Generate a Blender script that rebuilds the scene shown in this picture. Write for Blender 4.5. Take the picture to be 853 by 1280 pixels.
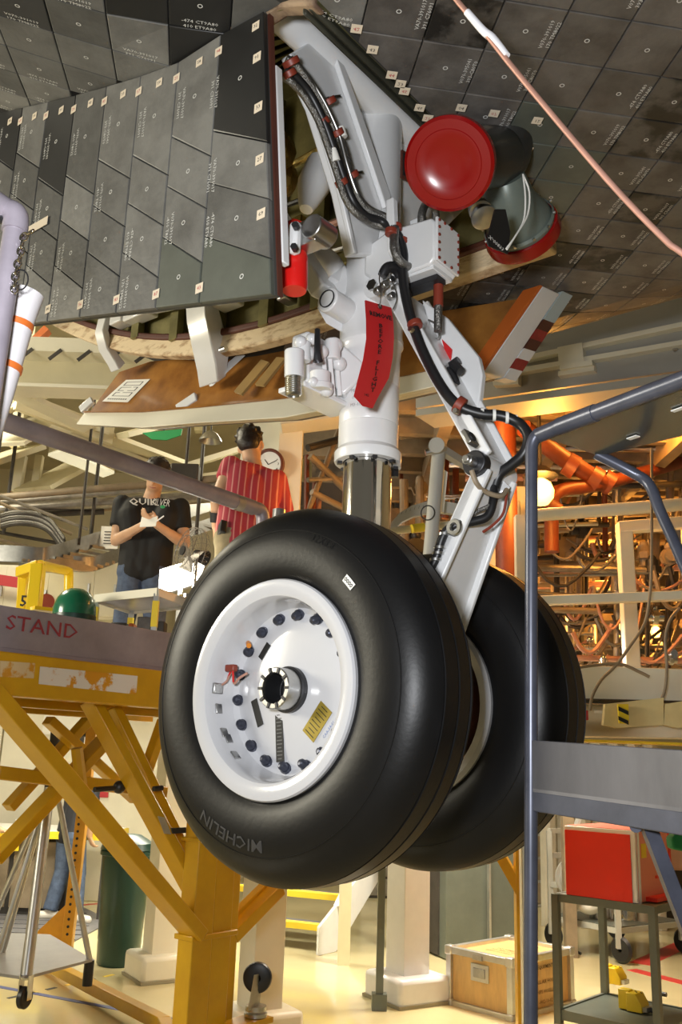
import bpy, bmesh, math, random
from mathutils import Vector, Matrix
for _o in list(bpy.data.objects): bpy.data.objects.remove(_o, do_unlink=True)
SC = bpy.context.scene; COL = SC.collection
V3 = Vector; PI = math.pi
random.seed(7)

# ------------------------------------------------------------------ camera
FPX, CXP, CYP = 1150.0, 426.5, 640.0          # focal length and centre in pixels of the 853 x 1280 frame
PITCH, ROLL = math.atan(310/1150), math.radians(2.0)
CAM = V3((0, 0, 1.6))
_f = V3((0, math.cos(PITCH), math.sin(PITCH))); _r0 = V3((1, 0, 0)); _u0 = _r0.cross(_f)
_r = _r0*math.cos(ROLL) + _u0*math.sin(ROLL); _u = _u0*math.cos(ROLL) - _r0*math.sin(ROLL)
cd = bpy.data.cameras.new('camera'); cam = bpy.data.objects.new('camera', cd); COL.objects.link(cam)
cd.sensor_fit = 'VERTICAL'; cd.sensor_height = 36; cd.sensor_width = 24; cd.lens = FPX/1280*36
cd.clip_start = .05; cd.clip_end = 200
cam.matrix_world = Matrix(((_r.x, _u.x, -_f.x, CAM.x), (_r.y, _u.y, -_f.y, CAM.y), (_r.z, _u.z, -_f.z, CAM.z), (0, 0, 0, 1)))
SC.camera = cam

# ------------------------------------------------------------------ world, exposure
SC.view_settings.view_transform = 'Standard'; SC.view_settings.look = 'None'
SC.view_settings.gamma = 1; SC.view_settings.use_curve_mapping = False
SC.view_settings.exposure = 0.0
wd = bpy.data.worlds.new('hangar_air'); SC.world = wd; wd.use_nodes = True
wd.node_tree.nodes['Background'].inputs[0].default_value = (1.0, .90, .70, 1)
wd.node_tree.nodes['Background'].inputs[1].default_value = .11

# ------------------------------------------------------------------ lights
def area(name, loc, target, sx, sy, energy, col):
    l = bpy.data.lights.new(name, 'AREA'); l.shape = 'RECTANGLE'; l.size = sx; l.size_y = sy
    l.energy = energy; l.color = col
    o = bpy.data.objects.new(name, l); COL.objects.link(o); o.location = loc
    o.rotation_euler = (V3(target)-V3(loc)).to_track_quat('-Z', 'Y').to_euler(); return o
def point(name, loc, r, energy, col):
    l = bpy.data.lights.new(name, 'POINT'); l.shadow_soft_size = r; l.energy = energy; l.color = col
    o = bpy.data.objects.new(name, l); COL.objects.link(o); o.location = loc; return o
area('camera_flash', (-.22, .0, 1.78), (.05, 2.3, 2.6), .18, .14, 45, (.95, .97, 1.0))
area('hangar_lamps_left', (-4.6, 7.4, 6.2), (-2.2, 8.0, 2.5), 2.4, 1.0, 300, (1.0, .92, .70))
area('hangar_lamps_rear', (.2, 10.5, 5.6), (.0, 7.5, 0), 3.0, 1.0, 150, (1.0, .91, .68))
area('bay_fill', (-5.6, 2.6, 3.1), (.2, 3.4, 2.7), 1.8, 1.2, 240, (1.0, .93, .74))  # unseen light added off to the left to brighten doors and wheel
area('floor_fill_under_deck', (-1.7, 8.7, 1.88), (-1.7, 8.7, 0), 2.4, .3, 95, (1.0, .95, .78))  # unseen strip added below the deck to brighten the floor
area('floor_fill_centre', (1.15, 7.3, 2.5), (1.0, 7.2, 0), 1.0, .5, 150, (1.0, .95, .78))  # added fill for the floor, hidden behind the far tire

# ------------------------------------------------------------------ frames: pixel rays and the aircraft's own axes
def ray(px, py): return _f + _r*((px-CXP)/FPX) - _u*((py-CYP)/FPX)
def P(px, py, Y): d = ray(px, py); return CAM + d*(Y/d.y)
def PZ(px, py, Z): d = ray(px, py); return CAM + d*((Z-CAM.z)/d.z)
def PP(px, py, o, n): d = ray(px, py); return CAM + d*((o-CAM).dot(n)/d.dot(n))
_ph = math.radians(50.7)
A = V3((math.cos(_ph), math.sin(_ph), 0)); B = V3((math.sin(_ph), -math.cos(_ph), 0)); Z3 = V3((0, 0, 1)); X3 = V3((1, 0, 0)); Y3 = V3((0, 1, 0))
S0 = V3((-.0714, 2.067, 0)) + A*.265
def W(a, b, z): return S0 + A*a + B*b + Z3*z          # a across the aircraft, b along it, z up
def PA(px, py, a): return PP(px, py, S0+A*a, A)
def PB(px, py, b): return PP(px, py, S0+B*b, B)
def loc_ab(p): q = p-S0; return q.dot(A), q.dot(B), p.z

# ------------------------------------------------------------------ materials
MATS = {}
def mat(name, col, rough=.5, metal=0, var=0., scale=6., bump=0., bscale=40., emit=None, est=0, spec=.5, coat=0, rnd=0., col2=None, thr=None, stretch=None, trans=0, alpha=1):
    if name in MATS: return MATS[name]
    m = bpy.data.materials.new(name); m.use_nodes = True; nt = m.node_tree; N = nt.nodes; L = nt.links
    b = N['Principled BSDF']; b.inputs['Roughness'].default_value = rough; b.inputs['Metallic'].default_value = metal
    b.inputs['Specular IOR Level'].default_value = spec; b.inputs['Coat Weight'].default_value = coat
    if trans: b.inputs['Transmission Weight'].default_value = trans
    if alpha < 1: b.inputs['Alpha'].default_value = alpha
    c = (*col, 1); b.inputs['Base Color'].default_value = c
    tc = N.new('ShaderNodeTexCoord'); src = tc.outputs['Object']
    if stretch:
        mp = N.new('ShaderNodeMapping'); mp.inputs['Scale'].default_value = stretch; L.new(src, mp.inputs[0]); src = mp.outputs[0]
    out = None
    if var or col2:
        nz = N.new('ShaderNodeTexNoise'); nz.inputs['Scale'].default_value = scale; nz.inputs['Detail'].default_value = 6; nz.inputs['Roughness'].default_value = .62
        L.new(src, nz.inputs['Vector'])
        rp = N.new('ShaderNodeValToRGB'); L.new(nz.outputs['Fac'], rp.inputs[0])
        t = thr or (.35, .65)
        rp.color_ramp.elements[0].position = t[0]; rp.color_ramp.elements[1].position = t[1]
        c2 = col2 or tuple(x*(1-var) for x in col)
        rp.color_ramp.elements[0].color = (*c2, 1); rp.color_ramp.elements[1].color = c
        out = rp.outputs[0]
    if rnd:
        oi = N.new('ShaderNodeObjectInfo'); mr = N.new('ShaderNodeMapRange'); L.new(oi.outputs['Random'], mr.inputs[0])
        mr.inputs[3].default_value = 1-rnd; mr.inputs[4].default_value = 1+rnd
        hs = N.new('ShaderNodeHueSaturation'); L.new(mr.outputs[0], hs.inputs['Value'])
        if out: L.new(out, hs.inputs['Color'])
        else: hs.inputs['Color'].default_value = c
        out = hs.outputs[0]
    if out: L.new(out, b.inputs['Base Color'])
    if bump:
        n2 = N.new('ShaderNodeTexNoise'); n2.inputs['Scale'].default_value = bscale; n2.inputs['Detail'].default_value = 4; L.new(src, n2.inputs['Vector'])
        bp = N.new('ShaderNodeBump'); bp.inputs['Strength'].default_value = bump; bp.inputs['Distance'].default_value = .01
        L.new(n2.outputs['Fac'], bp.inputs['Height']); L.new(bp.outputs[0], b.inputs['Normal'])
    if emit:
        b.inputs['Emission Color'].default_value = (*emit, 1); b.inputs['Emission Strength'].default_value = est
    MATS[name] = m; return m

M = {}
M['white'] = mat('white_gloss_paint', (.74, .745, .75), .28, var=.05, scale=9, coat=.3)
M['rimwhite'] = mat('rim_white_enamel', (.57, .575, .60), .16, var=.03, scale=7, coat=.6)
M['chrome'] = mat('chrome', (.80, .79, .76), .10, 1, var=.08, scale=3)
M['steel'] = mat('brushed_steel', (.55, .55, .54), .32, 1, var=.2, scale=14)
M['braid'] = mat('braided_steel_hose', (.30, .29, .27), .35, .9, var=.4, scale=120, bump=.5, bscale=260)
M['rubber'] = mat('tire_rubber', (.006, .006, .0065), .40, var=.25, scale=5, bump=.03, bscale=90, spec=.27)
M['rubtext'] = mat('raised_rubber_letters', (.030, .030, .033), .5)
M['black'] = mat('black_hose_rubber', (.012, .012, .013), .4)
M['darkmetal'] = mat('dark_metal', (.06, .06, .065), .4, .7, var=.3)
M['boltblue'] = mat('blue_black_bolt', (.055, .06, .085), .35, .6)
M['brown'] = mat('brown_clamp', (.22, .035, .018), .45)
M['red'] = mat('red_paint_gloss', (.23, .002, .002), .24, coat=.0)
M['redcloth'] = mat('red_flag_vinyl', (.56, .018, .020), .45)
M['redtrans'] = mat('red_plastic', (.62, .010, .008), .3, coat=.2)
M['ink'] = mat('black_ink', (.008, .008, .008), .6)
M['inkred'] = mat('red_ink', (.45, .03, .04), .6)
M['print'] = mat('white_tile_print', (.60, .60, .57), .7)
M['tile'] = mat('lit_silica_tile', (.150, .148, .138), .52, col2=(.085, .083, .077), thr=(.30, .62), scale=7, bump=.12, bscale=55, rnd=.42)  # base tone raised to carry hangar light falling from the left
M['tilebelly'] = mat('belly_silica_tile', (.115, .105, .095), .5, col2=(.050, .044, .040), thr=(.34, .60), scale=6, bump=.12, bscale=55, rnd=.2)
M['tileblack'] = mat('new_black_tile', (.017, .017, .017), .45, var=.3)
M['tilescorch'] = mat('scorched_tile', (.075, .068, .06), .5, col2=(.012, .011, .010), thr=(.44, .56), scale=9, bump=.1)
M['tilepale'] = mat('greenish_grey_tile', (.10, .11, .09), .55, var=.25, scale=10, rnd=.1)
M['gap'] = mat('tile_gap_filler', (.022, .021, .019), .85)
M['sticker'] = mat('paper_sticker', (.72, .62, .48), .7)
M['seal'] = mat('thermal_barrier_seal', (.72, .58, .38), .8, col2=(.33, .20, .10), thr=(.33, .52), scale=11, bump=.3, bscale=30, stretch=(1, 1, 3))
M['sealbrown'] = mat('brown_seal', (.10, .028, .016), .6, var=.3)
M['gold'] = mat('amber_varnished_composite', (.46, .21, .045), .25, col2=(.20, .075, .020), thr=(.30, .72), scale=4, coat=.4, stretch=(1.6, .5, 1.2))
M['cream'] = mat('cream_paint', (.72, .66, .46), .5, var=.1, scale=2)
M['creamw'] = mat('off_white_paint', (.76, .72, .58), .45, var=.08, scale=3)
M['wellgreen'] = mat('well_green_metal', (.30, .27, .12), .32, .45, var=.45, scale=6)
M['welldark'] = mat('well_dark_metal', (.05, .05, .035), .5, .3, var=.4)
M['wellgold'] = mat('well_gold_foil', (.62, .46, .16), .25, .85, var=.3, scale=9, bump=.6, bscale=14)
M['yellow'] = mat('stand_yellow_paint', (.66, .38, .008), .35, col2=(.50, .26, .006), thr=(.25, .7), scale=3, coat=.15)
M['yelchip'] = mat('scraped_white_patch', (.72, .70, .66), .6, col2=(.62, .285, .012), thr=(.42, .47), scale=9)
M['yelwear'] = mat('scraped_tan_patch', (.66, .52, .30), .6, col2=(.60, .28, .02), thr=(.40, .47), scale=12)
M['greysteel'] = mat('grey_toe_board', (.34, .315, .375), .5, .25, var=.25, scale=5)
M['pipegrey'] = mat('purple_grey_pipe', (.34, .305, .355), .42, .2, var=.25, scale=8)
M['pipeweld'] = mat('pale_galvanised', (.42, .42, .43), .35, .7, var=.25, scale=16)
M['blue'] = mat('blue_grey_paint', (.085, .092, .125), .34, .35, var=.3, scale=12)
M['bluesteel'] = mat('scuffed_alu_kick_plate', (.17, .17, .19), .45, .5, var=.35, scale=7, stretch=(1, 1, .3))
M['acryl'] = mat('grey_acrylic_panel', (.10, .105, .09), .22, .3, var=.3, scale=5)
M['copper'] = mat('copper_tube', (.56, .30, .23), .5, .35, var=.2, scale=9)
M['whitetape'] = mat('white_tape', (.78, .78, .82), .5)
M['foam'] = mat('white_foam_wrap', (.62, .60, .62), .75, var=.12, scale=10, bump=.2, bscale=20)
M['orange'] = mat('orange_strap', (.55, .13, .02), .5)
M['duct'] = mat('dark_duct_paint', (.03, .03, .028), .35, var=.4, scale=9)
M['horn'] = mat('grey_green_horn', (.16, .19, .165), .35, .2, var=.15)
M['floor'] = mat('cream_epoxy_floor', (.72, .63, .36), .12, var=.12, scale=.9, coat=.3)
M['matgrey'] = mat('ribbed_floor_mat', (.16, .15, .15), .6, var=.2, scale=20)
M['tapeblue'] = mat('blue_floor_tape', (.05, .07, .22), .5)
M['tapered'] = mat('red_floor_tape', (.55, .05, .04), .5)
M['tapeyel'] = mat('yellow_tape', (.75, .55, .03), .5)
M['wood'] = mat('crate_plywood', (.66, .42, .16), .5, var=.2, scale=5, stretch=(1, 6, 1))
M['alu'] = mat('aluminium', (.62, .62, .60), .35, .85, var=.15, scale=10)
M['cartgreen'] = mat('grey_green_cart_paint', (.15, .17, .145), .4, .3, var=.15)
M['boxred'] = mat('bright_red_cabinet', (.72, .028, .012), .4)
M['boxpink'] = mat('pinkish_red_side_panel', (.72, .24, .16), .45)  # paler red than the front panel
M['bin'] = mat('dark_green_bin_plastic', (.010, .045, .032), .35)
M['green'] = mat('green_plastic', (.012, .14, .07), .22, coat=.3)
M['greenbanner'] = mat('green_fabric', (.02, .30, .10), .6)
M['yelbright'] = mat('bright_yellow_paint', (.80, .55, .01), .3, coat=.2)
M['jeans'] = mat('blue_denim', (.085, .12, .20), .8, var=.4, scale=20, bump=.2, bscale=60)
M['khaki'] = mat('khaki_trousers', (.32, .26, .15), .8, var=.2, scale=20)
M['tshirt'] = mat('black_cotton', (.004, .004, .0045), .75)
M['navy'] = mat('dark_cotton', (.015, .016, .022), .75)
M['skin'] = mat('skin', (.60, .36, .22), .5, var=.12, scale=12)
M['hair'] = mat('dark_brown_hair', (.016, .009, .006), .45, bump=.4, bscale=80)
M['shoe'] = mat('pale_shoe', (.62, .58, .52), .6)
M['paper'] = mat('white_paper', (.80, .79, .74), .7)
M['glow'] = mat('fluorescent_tube_glow', (1, 1, 1), .5, emit=(1, .96, .80), est=9)
M['lamp'] = mat('sodium_lamp_glow', (1, .6, .2), .5, emit=(1, .58, .13), est=4.5)
M['fixture'] = mat('lit_diffuser', (.8, .8, .7), .5, emit=(1, .93, .66), est=.55)
M['orangepipe'] = mat('red_orange_pipe', (.17, .036, .012), .5, var=.2, scale=8)
M['bgdark'] = mat('dark_background_equipment', (.05, .042, .035), .6, var=.4)
M['bgtan'] = mat('tan_equipment', (.30, .23, .15), .5, var=.4, scale=4)
M['bgsteel'] = mat('background_steel_pipe', (.32, .29, .25), .4, .5, var=.4, scale=9)
M['glass'] = mat('clear_sheet', (.8, .82, .8), .08, trans=.9)
M['hazard'] = mat('yellow_hazard', (.75, .55, .02), .5)

# ------------------------------------------------------------------ mesh kit
def frame_of(d, up=None):
    d = d.normalized(); u = V3(up) if up is not None else (Z3 if abs(d.z) < .95 else X3)
    s = d.cross(u)
    if s.length < 1e-6: s = d.cross(X3)
    s.normalize(); return s, s.cross(d).normalized()
class MB:
    def __init__(s): s.v = []; s.f = []; s.m = []
    def add(s, vs, fs, mi=0):
        n = len(s.v); s.v += [V3(x) for x in vs]; s.f += [[i+n for i in f] for f in fs]; s.m += [mi]*len(fs); return s
    def box(s, c, ax, ay, az, mi=0):               # half-extent vectors
        c = V3(c); vs = [c+ax*i+ay*j+az*k for i in (-1, 1) for j in (-1, 1) for k in (-1, 1)]
        return s.add(vs, [(0, 1, 3, 2), (4, 6, 7, 5), (0, 4, 5, 1), (2, 3, 7, 6), (0, 2, 6, 4), (1, 5, 7, 3)], mi)
    def bx(s, c, sx, sy, sz, rz=0, mi=0):
        ca, sa = math.cos(rz), math.sin(rz)
        return s.box(c, V3((ca, sa, 0))*sx/2, V3((-sa, ca, 0))*sy/2, Z3*sz/2, mi)
    def abx(s, a, b, z, sa, sb, sz, mi=0): return s.box(W(a, b, z), A*sa/2, B*sb/2, Z3*sz/2, mi)
    def beam(s, p0, p1, w, h, up=None, mi=0):
        p0, p1 = V3(p0), V3(p1); d = p1-p0; sd, u = frame_of(d, up)
        return s.box((p0+p1)/2, d/2, sd*w/2, u*h/2, mi)
    def prism(s, pts, vec, mi=0):
        pts = [V3(p) for p in pts]; n = len(pts); vec = V3(vec)
        return s.add(pts+[p+vec for p in pts], [tuple(range(n))[::-1], tuple(range(n, 2*n))]+[(i, (i+1) % n, n+(i+1) % n, n+i) for i in range(n)], mi)
    def cyl(s, p0, p1, r0, r1=None, n=20, mi=0, caps=True):
        p0, p1 = V3(p0), V3(p1); r1 = r0 if r1 is None else r1; a, b = frame_of(p1-p0)
        vs = []
        for p, r in ((p0, r0), (p1, r1)):
            vs += [p+(a*math.cos(2*PI*i/n)+b*math.sin(2*PI*i/n))*r for i in range(n)]
        fs = [(i, (i+1) % n, n+(i+1) % n, n+i) for i in range(n)]
        if caps: fs += [tuple(range(n))[::-1], tuple(range(n, 2*n))]
        return s.add(vs, fs, mi)
    def tube(s, pts, r, n=10, mi=0, sub=4, caps=True, flat=None):
        pts = [V3(p) for p in pts]
        if sub > 1 and len(pts) > 2: pts, rr = spline(pts, sub, r)
        else: rr = list(r) if isinstance(r, (list, tuple)) else [r]*len(pts)
        t = (pts[1]-pts[0]).normalized(); a, b = frame_of(t); vs = []
        for i, p in enumerate(pts):
            t2 = (pts[min(i+1, len(pts)-1)]-pts[max(i-1, 0)])
            if t2.length > 1e-9:
                q = t.rotation_difference(t2.normalized()); a = q @ a; b = q @ b; t = t2.normalized()
            vs += [p+(a*math.cos(2*PI*k/n)+b*math.sin(2*PI*k/n))*rr[i] for k in range(n)]
        fs = []
        for i in range(len(pts)-1):
            for k in range(n): fs.append((i*n+k, i*n+(k+1) % n, (i+1)*n+(k+1) % n, (i+1)*n+k))
        if caps: fs += [tuple(range(n))[::-1], tuple(range((len(pts)-1)*n, len(pts)*n))]
        return s.add(vs, fs, mi)
    def lathe(s, prof, o, axis, n=48, mi=0, e1=None, closed=False):
        o = V3(o); ax = V3(axis).normalized()
        if e1 is None: e1, e2 = frame_of(ax)
        else: e1 = V3(e1).normalized(); e2 = ax.cross(e1)
        vs = []; k = len(prof)
        for r, h in prof:
            for i in range(n):
                t = 2*PI*i/n; vs.append(o+ax*h+(e1*math.cos(t)+e2*math.sin(t))*max(r, 1e-5))
        fs = []
        for j in range(k if closed else k-1):
            j2 = (j+1) % k
            for i in range(n): fs.append((j*n+i, j*n+(i+1) % n, j2*n+(i+1) % n, j2*n+i))
        return s.add(vs, fs, mi)
    def ball(s, c, r, sx=1, sy=1, sz=1, n=14, k=8, ax=(X3, Y3, Z3), mi=0):
        c = V3(c); vs = []; fs = []
        for j in range(k+1):
            p = PI*j/k
            for i in range(n):
                t = 2*PI*i/n; vs.append(c+ax[0]*(r*sx*math.sin(p)*math.cos(t))+ax[1]*(r*sy*math.sin(p)*math.sin(t))+ax[2]*(r*sz*math.cos(p)))
        for j in range(k):
            for i in range(n): fs.append((j*n+i, j*n+(i+1) % n, (j+1)*n+(i+1) % n, (j+1)*n+i))
        return s.add(vs, fs, mi)
    def quad(s, pts, mi=0): return s.add(pts, [tuple(range(len(pts)))], mi)
    def build(s, name, mats, parent=None, label=None, cat=None, group=None, kind=None, smooth=35, bevel=0, seg=2, weld=True, o=None):
        if not isinstance(mats, (list, tuple)): mats = [mats]
        mats = [M[m] if isinstance(m, str) else m for m in mats]
        if parent is None:
            if o is None:
                xs = [p.x for p in s.v]; ys = [p.y for p in s.v]; zs = [p.z for p in s.v]
                o = V3(((min(xs)+max(xs))/2, (min(ys)+max(ys))/2, min(zs)))
        else: o = rootloc(parent)
        me = bpy.data.meshes.new(name); me.from_pydata([p-o for p in s.v], [], s.f)
        for m in mats: me.materials.append(m)
        if len(mats) > 1: me.polygons.foreach_set('material_index', s.m)
        bm = bmesh.new(); bm.from_mesh(me)
        if weld: bmesh.ops.remove_doubles(bm, verts=bm.verts, dist=1e-5)
        bmesh.ops.recalc_face_normals(bm, faces=bm.faces); bm.to_mesh(me); bm.free()
        if smooth:
            me.polygons.foreach_set('use_smooth', [True]*len(me.polygons)); me.set_sharp_from_angle(angle=math.radians(smooth))
        ob = bpy.data.objects.new(name, me); COL.objects.link(ob)
        if parent is None: ob.location = o
        else: ob.parent = parent
        if bevel:
            bv = ob.modifiers.new('bevel', 'BEVEL'); bv.width = bevel; bv.segments = seg; bv.limit_method = 'ANGLE'; bv.angle_limit = math.radians(40)
            bv.harden_normals = False
        tag(ob, label, cat, group, kind); return ob
def rootloc(o):
    while o.parent: o = o.parent
    return V3(o.location)
def tag(o, label=None, cat=None, group=None, kind=None):
    if label: o['label'] = label
    if cat: o['category'] = cat
    if group: o['group'] = group
    if kind: o['kind'] = kind
    return o
def thing(name, label, cat, loc, group=None, kind=None):
    o = bpy.data.objects.new(name, None); COL.objects.link(o); o.location = loc; o.empty_display_size = .1
    return tag(o, label, cat, group, kind)
def spline(pts, sub, r):
    rr = list(r) if isinstance(r, (list, tuple)) else [r]*len(pts)
    out = []; ro = []; n = len(pts)
    for i in range(n-1):
        p0 = pts[max(i-1, 0)]; p1 = pts[i]; p2 = pts[i+1]; p3 = pts[min(i+2, n-1)]
        for k in range(sub):
            t = k/sub; t2 = t*t; t3 = t2*t
            out.append((p1*2+(p2-p0)*t+(p0*2-p1*5+p2*4-p3)*t2+(p1*3-p0-p2*3+p3)*t3)/2); ro.append(rr[i]*(1-t)+rr[i+1]*t)
    out.append(pts[-1]); ro.append(rr[-1]); return out, ro
TXT = {}
def text2d(s, bold=0):
    if (s, bold) in TXT: return TXT[(s, bold)]
    cu = bpy.data.curves.new('t', 'FONT'); cu.body = s; cu.size = 1; cu.align_x = 'CENTER'; cu.align_y = 'CENTER'; cu.resolution_u = 1; cu.offset = bold
    ob = bpy.data.objects.new('t', cu); COL.objects.link(ob)
    dg = bpy.context.evaluated_depsgraph_get(); me = ob.evaluated_get(dg).to_mesh()
    r = ([(v.co.x, v.co.y) for v in me.vertices], [tuple(p.vertices) for p in me.polygons])
    ob.evaluated_get(dg).to_mesh_clear(); bpy.data.objects.remove(ob); bpy.data.curves.remove(cu)
    TXT[(s, bold)] = r; return r
def put_text(mb, s, size, fn, mi=0, bold=0, dx=0, dy=0, sx=1):
    vs, fs = text2d(s, bold); mb.add([fn(x*size*sx+dx, y*size+dy) for x, y in vs], fs, mi)
def planar(o, ux, uy): 
    o = V3(o); return lambda x, y: o+ux*x+uy*y
def clip(poly, nx, ny, d):                     # keep nx*x+ny*y <= d
    out = []
    for i in range(len(poly)):
        p, q = poly[i], poly[(i+1) % len(poly)]; dp = nx*p[0]+ny*p[1]-d; dq = nx*q[0]+ny*q[1]-d
        if dp <= 0: out.append(p)
        if dp*dq < 0: t = dp/(dp-dq); out.append((p[0]+(q[0]-p[0])*t, p[1]+(q[1]-p[1])*t))
    return out
# ================================================================== wheels
RT, WT = .405, .1135
def tire_prof():
    # (radius, axial) from the outer bead over the tread to the inner bead
    p = [(.228, .096), (.240, .104), (.262, .1105), (.290, .1135), (.318, .1125), (.343, .1070), (.364, .0975), (.381, .085), (.393, .071), (.4005, .056)]
    tread = []
    for g in (.047, .0, -.047):
        tread += [(RT-.0022*abs(g)/.047, g+.0035), (RT-.008, g+.0025), (RT-.008, g-.0025), (RT-.0022*abs(g)/.047, g-.0035)]
    return p+tread+[(r, -h) for r, h in p[::-1]]
def side_h(r):
    p = tire_prof()[:10]
    for (r0, h0), (r1, h1) in zip(p, p[1:]):
        if r <= r1: return h0+(h1-h0)*(r-r0)/(r1-r0)
    return p[-1][1]
def wheel(c, ax, label, detail):
    """ax points out of the wheel's outer face"""
    root = thing('aircraft_wheel', label, 'wheel', c - Z3*RT)
    e1 = Z3.cross(ax).normalized(); e2 = Z3            # e1 right seen from outside is reversed below
    e1 = -e1 if e1.dot(_r) < 0 else e1
    def pol(r, t, h): return c+ax*h+(e1*math.cos(t)+e2*math.sin(t))*r
    mb = MB(); mb.lathe(tire_prof(), c, ax, 128); tire = mb.build('tire', 'rubber', root, smooth=28)
    # moulded ridge rings
    for s in (1, -1):
        mb = MB(); mb.lathe([(.3395, s*(side_h(.3395)-.001)), (.3405, s*(side_h(.3405)+.0012)), (.3425, s*(side_h(.3425)+.0012)), (.3435, s*(side_h(.3435)-.001))], c, ax, 128); mb.build('sidewall_ridge', 'rubber', tire)
    def swt(s, r0, t0, size, name, mt, flip=1, bold=.0, sx=1.):
        mb = MB()
        def fn(x, y):
            r = r0+y*flip; t = t0 - flip*x/r0; return pol(r, t, side_h(r)+.0012)
        put_text(mb, s, size, fn, 0, bold, sx=sx); return mb.build(name, mt, tire, smooth=0, weld=False)
    if detail:
        swt('MICHELIN', .318, math.radians(254), .034, 'raised_lettering', 'rubtext', 1, .01, 1.3)
        swt('32X8.8', .330, math.radians(66), .024, 'raised_lettering', 'rubber', 1)
        # small white label with ovals
        mb = MB(); t0 = math.radians(44); r0 = .296
        fn = lambda x, y, k=.0016: pol(r0+y, t0-x/r0, side_h(r0+y)+k)
        nx = 4
        g = [(-.016+.032*i/nx, y) for y in (-.0085, .0085) for i in range(nx+1)]
        mb.add([fn(x, y) for x, y in g], [(i, i+1, nx+2+i, nx+1+i) for i in range(nx)])
        for k in range(4):
            cx = -.0105+.007*k
            vs = [fn(cx+math.cos(2*PI*i/10)*.0033*s, math.sin(2*PI*i/10)*.0042*s, .0024) for s in (1, .5) for i in range(10)]
            mb.add(vs, [(i, (i+1) % 10, 10+(i+1) % 10, 10+i) for i in range(10)], 1)
        mb.build('tire_label', ['paper', 'ink'], tire, smooth=0, weld=False)
    prof = [(.205, .055), (.226, .092), (.2325, .098), (.2335, .108), (.2305, .1135), (.224, .1150), (.205, .1125), (.1965, .1085), (.1925, .101), (.1905, .080), (.1870, .052), (.180, .036), (.168, .0285), (.158, .029), (.148, .0335), (.120, .0365), (.060, .0395), (.03, .040)]
    mb = MB(); mb.lathe(prof, c, ax, 96); rim = mb.build('wheel_rim', 'rimwhite', root, smooth=30)
    # inner flange and barrel on the other side
    mb = MB(); mb.lathe([(.205, .055), (.200, -.02), (.205, -.085), (.2325, -.098), (.2335, -.110), (.222, -.114), (.20, -.105), (.192, -.07), (.188, -.03), (.06, -.02)], c, ax, 64); mb.build('inner_rim', 'rimwhite', root)
    mb = MB(); mb.lathe([(.17, -.03), (.17, -.09), (.12, -.10), (.05, -.10)], c, ax, 48); mb.build('brake_stack', mat('brake_brown', (.16, .05, .03), .5, var=.3), root)
    # hub
    mb = MB(); mb.lathe([(.050, .036), (.050, .052), (.0455, .054)], c, ax, 40); mb.build('hub_ring', 'darkmetal', root)
    mb = MB(); mb.lathe([(.0445, .038), (.0445, .092), (.0425, .0945), (.0335, .0945), (.0325, .092), (.0325, .03)], c, ax, 40); hub = mb.build('hub_sleeve', 'steel', root)
    mb = MB(); mb.lathe([(.0320, .086), (.030, .03), (.0, .028)], c, ax, 28); mb.build('axle_bore', 'black', hub)
    for k in range(10):
        t = 2*PI*k/10; mb = MB(); r = .0385
        mb.box(pol(r, t, .0955), (e1*math.cos(t)+e2*math.sin(t))*.006, (-e1*math.sin(t)+e2*math.cos(t))*.0028, ax*.0012); mb.build('key_slot', 'darkmetal', hub)
    for k in range(18):
        t = 2*PI*k/18+.12; o = pol(.166, t, .031); d = (ax*.92-(e1*math.cos(t)+e2*math.sin(t))*.38).normalized()
        mb = MB(); mb.cyl(o-d*.012, o+d*.006, .0125, n=16); mb.lathe([(.0105, .006), (.0095, .018), (.006, .0225), (.0, .0235)], o, d, 6+6); mb.build('rim_bolt', 'boltblue', rim)
    if detail:
        def plate(px0, py0, w, h, ang, name, mt, lines=0, lm='ink'):
            o = PP(px0, py0, c+ax*.0375, ax); ux = e1*math.cos(ang)+e2*math.sin(ang); uy = -e1*math.sin(ang)+e2*math.cos(ang)
            mb = MB(); mb.box(o+ax*.0008, ux*w/2, uy*h/2, ax*.0008)
            for k in range(lines):
                y = h*(.5-(k+.8)/(lines+.6)); ww = w*(.36 if k % 3 else .26)
                mb.add([o+ax*.002+ux*x+uy*yy for x, yy in ((-ww, y-h*.011), (ww, y-h*.011), (ww, y+h*.011), (-ww, y+h*.011))], [(0, 1, 2, 3)], 1)
            return mb.build(name, [M[mt], M[lm]], rim, smooth=0, weld=False)
        M['brass'] = mat('gold_data_plate', (.36, .27, .045), .35, .4, var=.1)
        M['inkgrey'] = mat('grey_engraving', (.10, .10, .10), .5)
        plate(397, 902, .040, .078, math.radians(-38), 'data_plate', 'brass', 8)
        plate(350, 921, .022, .105, math.radians(6), 'black_label', 'ink', 13, 'inkgrey')
        plate(322, 891, .018, .062, math.radians(24), 'black_label', 'ink', 0)
        plate(331, 814, .014, .040, math.radians(-37), 'black_label', 'ink', 0)
        mb = MB(); o = PP(411, 912, c+ax*.0385, ax); put_text(mb, 'CAA-54-01', .0095, planar(o, e1*.62+e2*.78, -e1*.78+e2*.62)); mb.build('stencil', mat('blue_ink', (.12, .2, .45), .6), rim, smooth=0, weld=False)
        # thermal sensor leads on the left wall of the dish
        q = [pol(.186, PI-.05, .075), pol(.178, PI-.12, .062), pol(.165, PI-.28, .064), pol(.150, PI-.10, .066), pol(.135, PI-.20, .066), pol(.120, PI-.32, .060)]
        mb = MB(); mb.tube(q, .0028, 6); mb.build('sensor_lead', 'copper', rim)
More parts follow.
